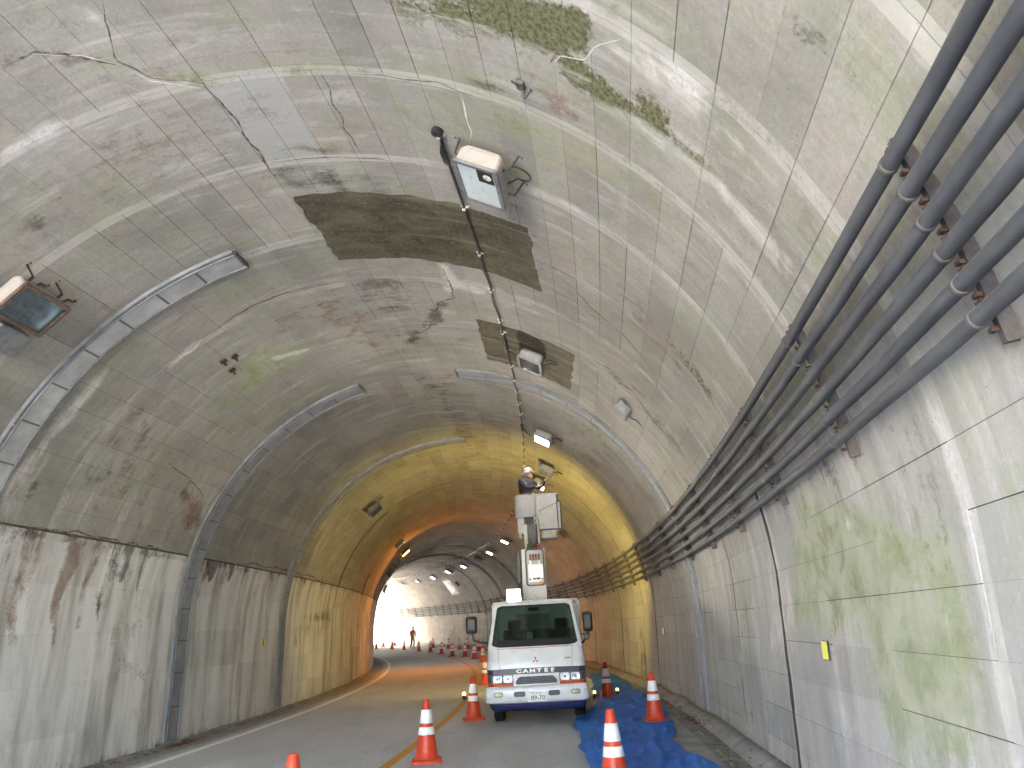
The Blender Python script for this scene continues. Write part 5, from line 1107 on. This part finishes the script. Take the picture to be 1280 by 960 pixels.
for off in (-.004, .001): gz.add([(x, y + off, z) for x, y, z in o2] + [(cc[0], cc[1] + off, cc[2])], [(i, (i + 1) % n_, n_) for i in range(n_)], True)
gz.build('windscreen', M_WIND, T)
wgrid(1.312, 1.41, .13, -.017, 'cowl_band', M_BLACK)
rs = MB(); rs.ring([[(x, fy(x, 1.262) - .006, 1.262), (x, fy(x, 1.262) - .006, 1.270), (x, fy(x, 1.262) + .02, 1.270), (x, fy(x, 1.262) + .02, 1.262)] for x in np.linspace(-.78, .78, 12)], True, smooth=False); rs.build('red_pinstripe', M_REDST, T)
for x0, x1 in ((-.50, .02), (.12, .62)):
    w_ = MB(); w_.tube([(x0, wy(1.33) - .02, 1.30), (x0 + .1, wy(1.37) - .03, 1.36), (x1, wy(1.41) - .025, 1.405)], .008, 6); w_.tube([(x0 + .08, wy(1.36) - .02, 1.352), (x1 + .06, wy(1.41) - .016, 1.412)], .006, 5); w_.build('wiper', M_BLACK, T)
# doors, side glass, mirrors
for sg in (-1, 1):
    d = MB(); d.ring([[(sg * (.868 + .004), y, .62), (sg * (.886), y, .8), (sg * (.888), y, .95), (sg * .872, y, 1.12), (sg * .852, y, 1.27), (sg * .83, y, 1.27), (sg * .85, y, .62)] for y in (.42, .9, 1.46)], True, smooth=False); dr = d.build('door', M_PAINT, T)
    h_ = MB(); h_.box(*sorted((sg * .885, sg * .905)), 1.28, 1.42, 1.02, 1.06, .006); h_.build('door_handle', M_BLACK, dr)
    MB().ring([[(sg * .838, .36, 1.28), (sg * .832, .38, 1.28), (sg * .735, .60, 1.98), (sg * .742, .58, 1.98)], [(sg * .838, 1.44, 1.28), (sg * .832, 1.44, 1.28), (sg * .735, 1.44, 1.98), (sg * .742, 1.44, 1.98)]], True, smooth=False).build('side_window', M_SIDEG, T)
    MB().box(*sorted((sg * .74, sg * .835)), 1.45, 1.60, 1.27, 2.02, .02).build('rear_pillar', M_PAINT, T)
for sg, xm, zm, wd, hh in ((-1, -1.105, 1.70, .20, .30), (1, .965, 1.66, .17, .34)):
    m_ = MB(); o = rrect(wd, hh, .045, 5); m_.ring([[(xm + x * k, y, zm + z * k) for x, z in o] for y, k in ((.02, .9), (.0, 1.0), (-.03, 1.0), (-.05, .88), (-.058, .6))], True); mm_ = m_.build('mirror', M_BLACK, T)
    MB().prism(rrect(wd * .86, hh * .88, .035, 4, xm, zm), .021, .025).build('mirror_glass', M_MIRR, mm_)
    if sg < 0: a = MB(); a.tube([(-.845, .16, 1.38), (-.98, .05, 1.40), (-1.08, .0, 1.44), (-1.10, -.01, 1.56)], .014, 7)
    else: a = MB(); a.tube([(.85, .15, 1.30), (.90, .08, 1.36), (.955, .0, 1.40), (.965, 0, 1.5)], .02, 7); a.tube([(.85, .2, 1.45), (.93, .03, 1.46)], .016, 6); a.box(.88, .97, -.04, .06, 1.36, 1.47, .02)
    a.build('mirror_arm', M_BLACK, T)
# interior
MB().box(-.76, .76, .42, .72, 1.05, 1.31, .05).build('dashboard', M_GREYP, T)
for x, w in ((-.42, .46), (.12, .38), (.50, .36)):
    st = MB(); st.box(x - w / 2, x + w / 2, .98, 1.44, 1.0, 1.16, .05); st.box(x - w / 2, x + w / 2, 1.36, 1.48, 1.12, 1.58, .05)
    st.box(x - .13, x + .13, 1.37, 1.46, 1.58 if x != .12 else 1.5, 1.76 if x != .12 else 1.56, .04); st.build('seat', M_SEAT, T)
sw = MB(); cM = Matrix.Translation((-.40, .76, 1.37)) @ Matrix.Rotation(R(-38), 4, 'X'); sw.tube([cM @ V(.20 * math.cos(t), .20 * math.sin(t), 0) for t in [2 * math.pi * j / 24 for j in range(25)]], .015, 7, None, False)
for t in (0, 2.1, 4.2): sw.tube([cM @ V(0, 0, -.02), cM @ V(.2 * math.cos(t), .2 * math.sin(t), 0)], .012, 6)
sw.tube([cM @ V(0, 0, 0), cM @ V(0, 0, -.3)], .03, 8); sw.build('steering_wheel', M_BLACK, T)
MB().box(-.10, .10, .50, .52, 1.90, 1.96, .008).build('inside_mirror', M_BLACK, T)
# chassis, wheels, deck
for sg in (-1, 1): MB().box(*sorted((sg * .32, sg * .40)), .3, 5.0, .52, .70).build('chassis_rail', M_BLUE, T)
MB().box(-.86, .86, 1.78, 5.0, .86, .96, .01).build('deck', M_BOOM, T)
for sg in (-1, 1): MB().box(*sorted((sg * .86, sg * .88)), 1.78, 5.0, .80, .98, .004).build('deck_side', M_PAINT, T)
def wheel(x, y, w, parent=T):
    r_ = .36; c = Matrix.Translation((x, y, r_)) @ Matrix.Rotation(R(90), 4, 'Y'); t_ = MB(); t_.lathe([(.2, -w / 2 + .02), (r_ - .04, -w / 2), (r_ - .012, -w / 2 + .025), (r_, -w / 2 + .05), (r_, w / 2 - .05), (r_ - .012, w / 2 - .025), (r_ - .04, w / 2), (.2, w / 2 - .02)], 32, c, (False, False)); wl = t_.build('wheel', M_TYRE, parent)
    rm = MB(); rm.lathe([(.205, -w / 2 + .03), (.19, -w / 2 + .01), (.12, -.02), (.0, -.01)], 24, c); rm.lathe([(.205, w / 2 - .03), (.19, w / 2 - .01), (.12, .02), (.0, .01)], 24, c); rm.build('rim', M_RIM, wl)
    tr = MB()
    for k in range(36):
        a = R(k * 10); q = c @ Matrix.Rotation(a, 4, 'Z'); 
        for z in (-w * .28, 0, w * .28): tr.box(r_ - .002, r_ + .008, -.018, .018, z - w * .11, z + w * .11, 0, q)
    tr.build('tread', M_TYRE, wl)
for sg in (-1, 1):
    wheel(sg * .74, .98, .20); wheel(sg * .74, 3.6, .20); wheel(sg * .50, 3.6, .20)
    MB().prism([(-.15, 0)] and [(sg * .62, .80), (sg * .88, .80), (sg * .88, .74), (sg * .62, .74)], .55, 1.45).build('mudguard', M_BLACK, T)
MB().tube([(-.8, .98, .36), (.8, .98, .36)], .05, 8).build('front_axle', M_BLACK, T); MB().tube([(-.8, 3.6, .36), (.8, 3.6, .36)], .06, 8).build('rear_axle', M_BLACK, T)
MB().box(-.3, .3, .5, 1.5, .35, .62, .05).build('engine_sump', M_BLACK, T)
for sg in (-1, 1):
    for y in (1.95, 4.7):
        og = MB(); og.box(*sorted((sg * .78, sg * .90)), y - .07, y + .07, .12, .88, .01); og.box(*sorted((sg * .72, sg * .96)), y - .12, y + .12, .02, .08, .01); og.tube([(sg * .84, y, .07), (sg * .84, y, .2)], .035, 8); og.build('outrigger', M_BOOM, T)
# guard frame and lamp behind the cab
gf = MB(); gf.tube([(-.86, 1.72, .9), (-.86, 1.72, 2.06), (-.84, 1.72, 2.10), (.84, 1.72, 2.10), (.86, 1.72, 2.06), (.86, 1.72, .9)], .024, 8); gf.tube([(-.86, 1.72, 1.6), (.86, 1.72, 1.6)], .016, 6); gf.build('guard_frame', M_PAINT, T)
wl = MB(); wl.box(-.56, -.27, 1.52, 1.62, 2.09, 2.36, .02); wl.tube([(-.41, 1.6, 2.08), (-.41, 1.6, 2.14)], .02, 8); WL = wl.build('work_lamp', M_BOOM, T); MB().box(-.545, -.285, 1.507, 1.517, 2.105, 2.345, .004).build('work_lamp_lens', M_LAMPON, WL)
# boom
tb = MB(); tb.lathe([(.34, .96), (.34, 1.06), (.30, 1.08), (.28, 1.5)], 24, Matrix.Translation((0, 2.45, 0))); tb.build('turntable', M_BOOM, T)
bo = MB(); bo.ring([[(-.26, 2.25 + .0, 1.3), (.24, 2.25, 1.3), (.24, 2.75, 1.3), (-.26, 2.75, 1.3)], [(-.25, 2.16, 2.05), (.23, 2.16, 2.05), (.23, 2.66, 2.05), (-.25, 2.66, 2.05)], [(-.24, 2.10, 3.18), (.25, 2.10, 3.18), (.25, 2.5, 3.18), (-.24, 2.5, 3.18)]], True, smooth=False); bo.build('lower_boom', M_BOOM, T)
MB().box(-.36, -.27, 2.2, 2.5, 2.5, 3.16, .02).build('boom_shaded_side', M_BOOMD, T)  # dark block standing in for the boom's shaded side
fr = MB(); oo = rrect(.40, .76, .06, 4, .03, 2.80); oi = rrect(.34, .70, .05, 4, .03, 2.80)
fr.ring([[(x, 2.095, z) for x, z in oo], [(x, 2.06, z) for x, z in oo], [(x, 2.06, z) for x, z in oi], [(x, 2.092, z) for x, z in oi]], True, (False, False), False); FRM = fr.build('boom_frame', M_BOOMD, T)
MB().box(-.13, .19, 2.078, 2.092, 2.46, 3.14, .004).build('boom_recess', M_BUCKET, T)
wb = MB(); wb.box(-.12, .20, 2.02, 2.075, 2.50, 2.86, .02); wb.box(.035, .041, 2.013, 2.022, 2.56, 2.84); wb.box(-.08, -.04, 2.0, 2.02, 2.84, 2.94, .01); wb.box(.10, .14, 2.0, 2.02, 2.84, 2.94, .01); WB = wb.build('valve_cover', M_PAINT, T)
cp = MB()
for x in (-.06, 0, .06, .12): cp.tube([(x, 2.03, 2.94), (x, 2.0, 3.0), (x, 2.03, 3.06)], .018, 7)
cp.build('spring_coil', M_COPPER, T)
kb = MB(); [kb.lathe([(.0, .0), (.02, .0), (.02, .012), (.0, .016)], 10, Matrix.Translation((x, 2.02, 2.555)) @ RX) for x in (-.08, .17)]; [kb.box(x, x + .05, 2.0, 2.02, 2.545, 2.585, .006) for x in (-.02, .045, .08)]; kb.build('hydraulic_ports', M_BOOMD, WB)
MB().box(.11, .17, 2.0, 2.02, 2.47, 2.52, .006).build('orange_fitting', M_HIORG, T)
ar = MB(); ar.ring([[(-.16, 2.35, 3.10), (.17, 2.35, 3.10), (.17, 2.62, 3.10), (-.16, 2.62, 3.10)], [(-.20, 2.62, 3.76), (.14, 2.62, 3.76), (.14, 2.85, 3.76), (-.20, 2.85, 3.76)]], True, smooth=False); ar.build('upper_arm', M_BOOM, T)
ad = MB(); ad.box(-.10, .11, 2.4, 2.56, 3.2, 3.75, .02); ad.tube([(-.03, 2.36, 3.22), (-.04, 2.48, 3.74)], .016, 6); ad.tube([(.07, 2.36, 3.22), (.06, 2.48, 3.74)], .016, 6); ad.build('arm_hydraulics', M_BOOMD, T)
for x, mt in ((-.12, M_GRN), (-.06, M_GRN), (.0, M_COPPER), (.07, M_REDH), (.13, M_REDH)):
    hs = MB(); hs.tube([(x, 2.38, 3.14), (x, 2.31, 3.20), (x + .02, 2.33, 3.27), (x + .01, 2.42, 3.31)], .026, 7); hs.build('hose', mt, T)
# bucket
BZ = 3.62
bk = MB()
def rr2(x0, x1, y0, y1, z, r=.06): return [( (x0 + x1) / 2 + x, (y0 + y1) / 2 + y, z) for x, y in rrect(x1 - x0, y1 - y0, r, 4)]
X0, X1, Y0, Y1 = -.32, .60, 2.78, 3.48
bk.ring([rr2(X0 + .04, X1 - .04, Y0 + .03, Y1 - .03, BZ - .02), rr2(X0 + .02, X1 - .02, Y0 + .01, Y1 - .01, BZ + .06), rr2(X0, X1, Y0, Y1, 4.41), rr2(X0 - .015, X1 + .015, Y0 - .015, Y1 + .015, 4.415), rr2(X0 - .015, X1 + .015, Y0 - .015, Y1 + .015, 4.445), rr2(X0 + .03, X1 - .03, Y0 + .03, Y1 - .03, 4.445), rr2(X0 + .05, X1 - .05, Y0 + .05, Y1 - .05, 3.47)], True, (True, True), False); BKT = bk.build('bucket', M_BUCKET, T)
cv = MB(); cv.ring([[(X0 - .03 + .22 + .235 * math.cos(t) * 1.0, Y0 - .005 - .15 * math.sin(t), z) for t in np.linspace(math.pi, 0, 14)] + [(X0 + .42, Y0 - .005, z), (X0 - .04, Y0 - .005, z)] for z in (3.93, 4.42)], True, (True, True), True); cv.build('bucket_cover', M_BUCKET, BKT)
MB().box(X0 + .12, X0 + .36, Y0 - .12, Y0 - .02, 4.425, 4.45, .006).build('cover_lip', M_BOOMD, BKT)
lo = MB(); lo.box(X0 + .0, X0 + .46, Y0 - .10, Y0 - .005, 3.58, 3.92, .02); lo.build('control_console', M_BOOM, BKT)
op = MB(); op.box(X0 + .15, X0 + .36, Y0 - .115, Y0 - .102, 3.78, 3.97, .004); op.build('console_opening', M_BLACK, BKT); lv = MB(); lv.box(X0 + .14, X0 + .36, Y0 - .13, Y0 - .116, 3.745, 3.775, .004); lv.tube([(X0 + .36, Y0 - .12, 3.80), (X0 + .42, Y0 - .16, 3.86)], .012, 6)
for x in (.19, .25, .31): lv.tube([(X0 + x, Y0 - .12, 3.78), (X0 + x, Y0 - .15, 3.88)], .01, 6)
lv.build('control_lever', M_GREYP, BKT)
pn = MB(); pn.box(X0 + .48, X1 - .03, Y0 - .03, Y0 - .003, 3.66, 4.40, .01); PN = pn.build('bucket_panel', M_BUCKET, BKT)
gp = MB(); gp.add([(X0 + .48, Y0 - .034, 4.05), (X1 - .03, Y0 - .034, 4.22), (X1 - .03, Y0 - .034, 4.235), (X0 + .48, Y0 - .034, 4.065), (X0 + .48, Y0 - .029, 4.05), (X1 - .03, Y0 - .029, 4.22), (X1 - .03, Y0 - .029, 4.235), (X0 + .48, Y0 - .029, 4.065)], [(0, 1, 2, 3), (0, 4, 5, 1), (3, 2, 6, 7), (1, 5, 6, 2), (0, 3, 7, 4)]); gp.build('panel_crease', M_GREYP, PN)
gu = MB(); gu.tube([(X0 + .5, Y0 - .06, 3.64), (X1 + .03, Y0 - .06, 3.64), (X1 + .05, Y0 - .06, 3.68), (X1 + .05, Y0 - .06, 4.24), (X1 - .0, Y0 - .06, 4.26)], .014, 6); gu.build('guard_rail', M_BOOMD, BKT)
MB().box(X1 - .01, X1 + .055, Y0 - .05, Y0 + .3, 3.64, 4.24, .008).build('side_plate', M_BUCKET, BKT)
for x in (X0 + .05, X0 + .50, X0 + .78): MB().box(x - .03, x + .03, Y0 - .04, Y0 + .08, 3.50, 3.60, .01).build('bucket_foot', M_YEL, BKT)
ba = MB(); ba.box(X0 + .08, X0 + .52, Y0 - .02, Y0 + .3, 3.52, 3.62, .01); ba.box(-.22, .16, 2.62, 2.9, 3.44, 3.56, .01); ba.build('bucket_mount', M_BOOMD, T)
# lamp on the deck that lights the worker's stretch of vault
dl = MB(); dl.tube([(.02, 4.6, .96), (.02, 4.6, 2.0)], .02, 8); dl.box(-.12, .16, 4.52, 4.62, 1.98, 2.18, .02); DL = dl.build('deck_lamp', M_BOOM, T); 
MB().box(-.105, .145, 4.625, 4.635, 1.995, 2.165, .003).build('deck_lamp_lens', M_DECKLENS, DL)

# worker in the bucket, reaching up to the lamps on the lamp side
TM = road_frame(TS, TU)
A = 55; ca, sa = math.cos(R(A)), math.sin(R(A))
def rot(p): return V(p[0] * ca - p[1] * sa, p[0] * sa + p[1] * ca, p[2])
WK = dict(pelvis=V(0, 0, .84), waist=V(0, .01, 1.03), chest=V(.0, .0, 1.25), neckb=V(.02, .0, 1.40), neckt=V(.035, -.01, 1.46), head=V(.05, -.015, 1.55), look=V(.9, .35, .3), palm=V(-.3, 0, .9),
 shoL=V(.14, .11, 1.36), elbL=V(.30, .20, 1.22), wriL=V(.46, .14, 1.42), shoR=V(-.10, -.15, 1.36), elbR=V(.02, -.30, 1.16), wriR=V(.25, -.24, 1.20),
 hipL=V(.03, .09, .78), kneL=V(.13, .10, .44), ankL=V(.0, .11, .08), toeL=V(.13, .12, .035), hipR=V(-.03, -.09, .78), kneR=V(.08, -.11, .44), ankR=V(-.06, -.10, .08), toeR=V(.07, -.11, .035))
wm = TM @ Matrix.Translation((-.10, 3.10, 3.43)); person(wm, WK, 'person in pale helmet and dark jacket standing in the raised bucket', None, False, True)

# ------------------------------------------------------------------ lit lamps of the place
def area(name, loc, d, size, energy, color, parent=None, spread=180):
    l = bpy.data.lights.new(name, 'AREA'); l.shape = 'RECTANGLE'; l.size, l.size_y = size; l.energy = energy; l.color = color; l.spread = R(spread)
    o = bpy.data.objects.new(name, l); COL.objects.link(o); o.rotation_euler = Vector(d).to_track_quat('-Z', 'Y').to_euler(); o.location = loc; return o
mw = sod.matrix_world
area('sodium_light', mw @ Vector((0, 0, -.34)), (mw.to_3x3() @ Vector((-.15, -.75, -1))), (.5, .3), 3.2, (1, .31, .025))
area('deck_lamp_light', TM @ Vector((.02, 4.67, 2.08)), TM.to_3x3() @ Vector((-.12, 1, .5)), (.24, .16), 2.9, (1, .73, .12), spread=165)
area('work_lamp_light', TM @ Vector((-.415, 1.49, 2.225)), TM.to_3x3() @ Vector((0, -1, .1)), (.2, .2), 1.5, (1, .93, .75), spread=150)
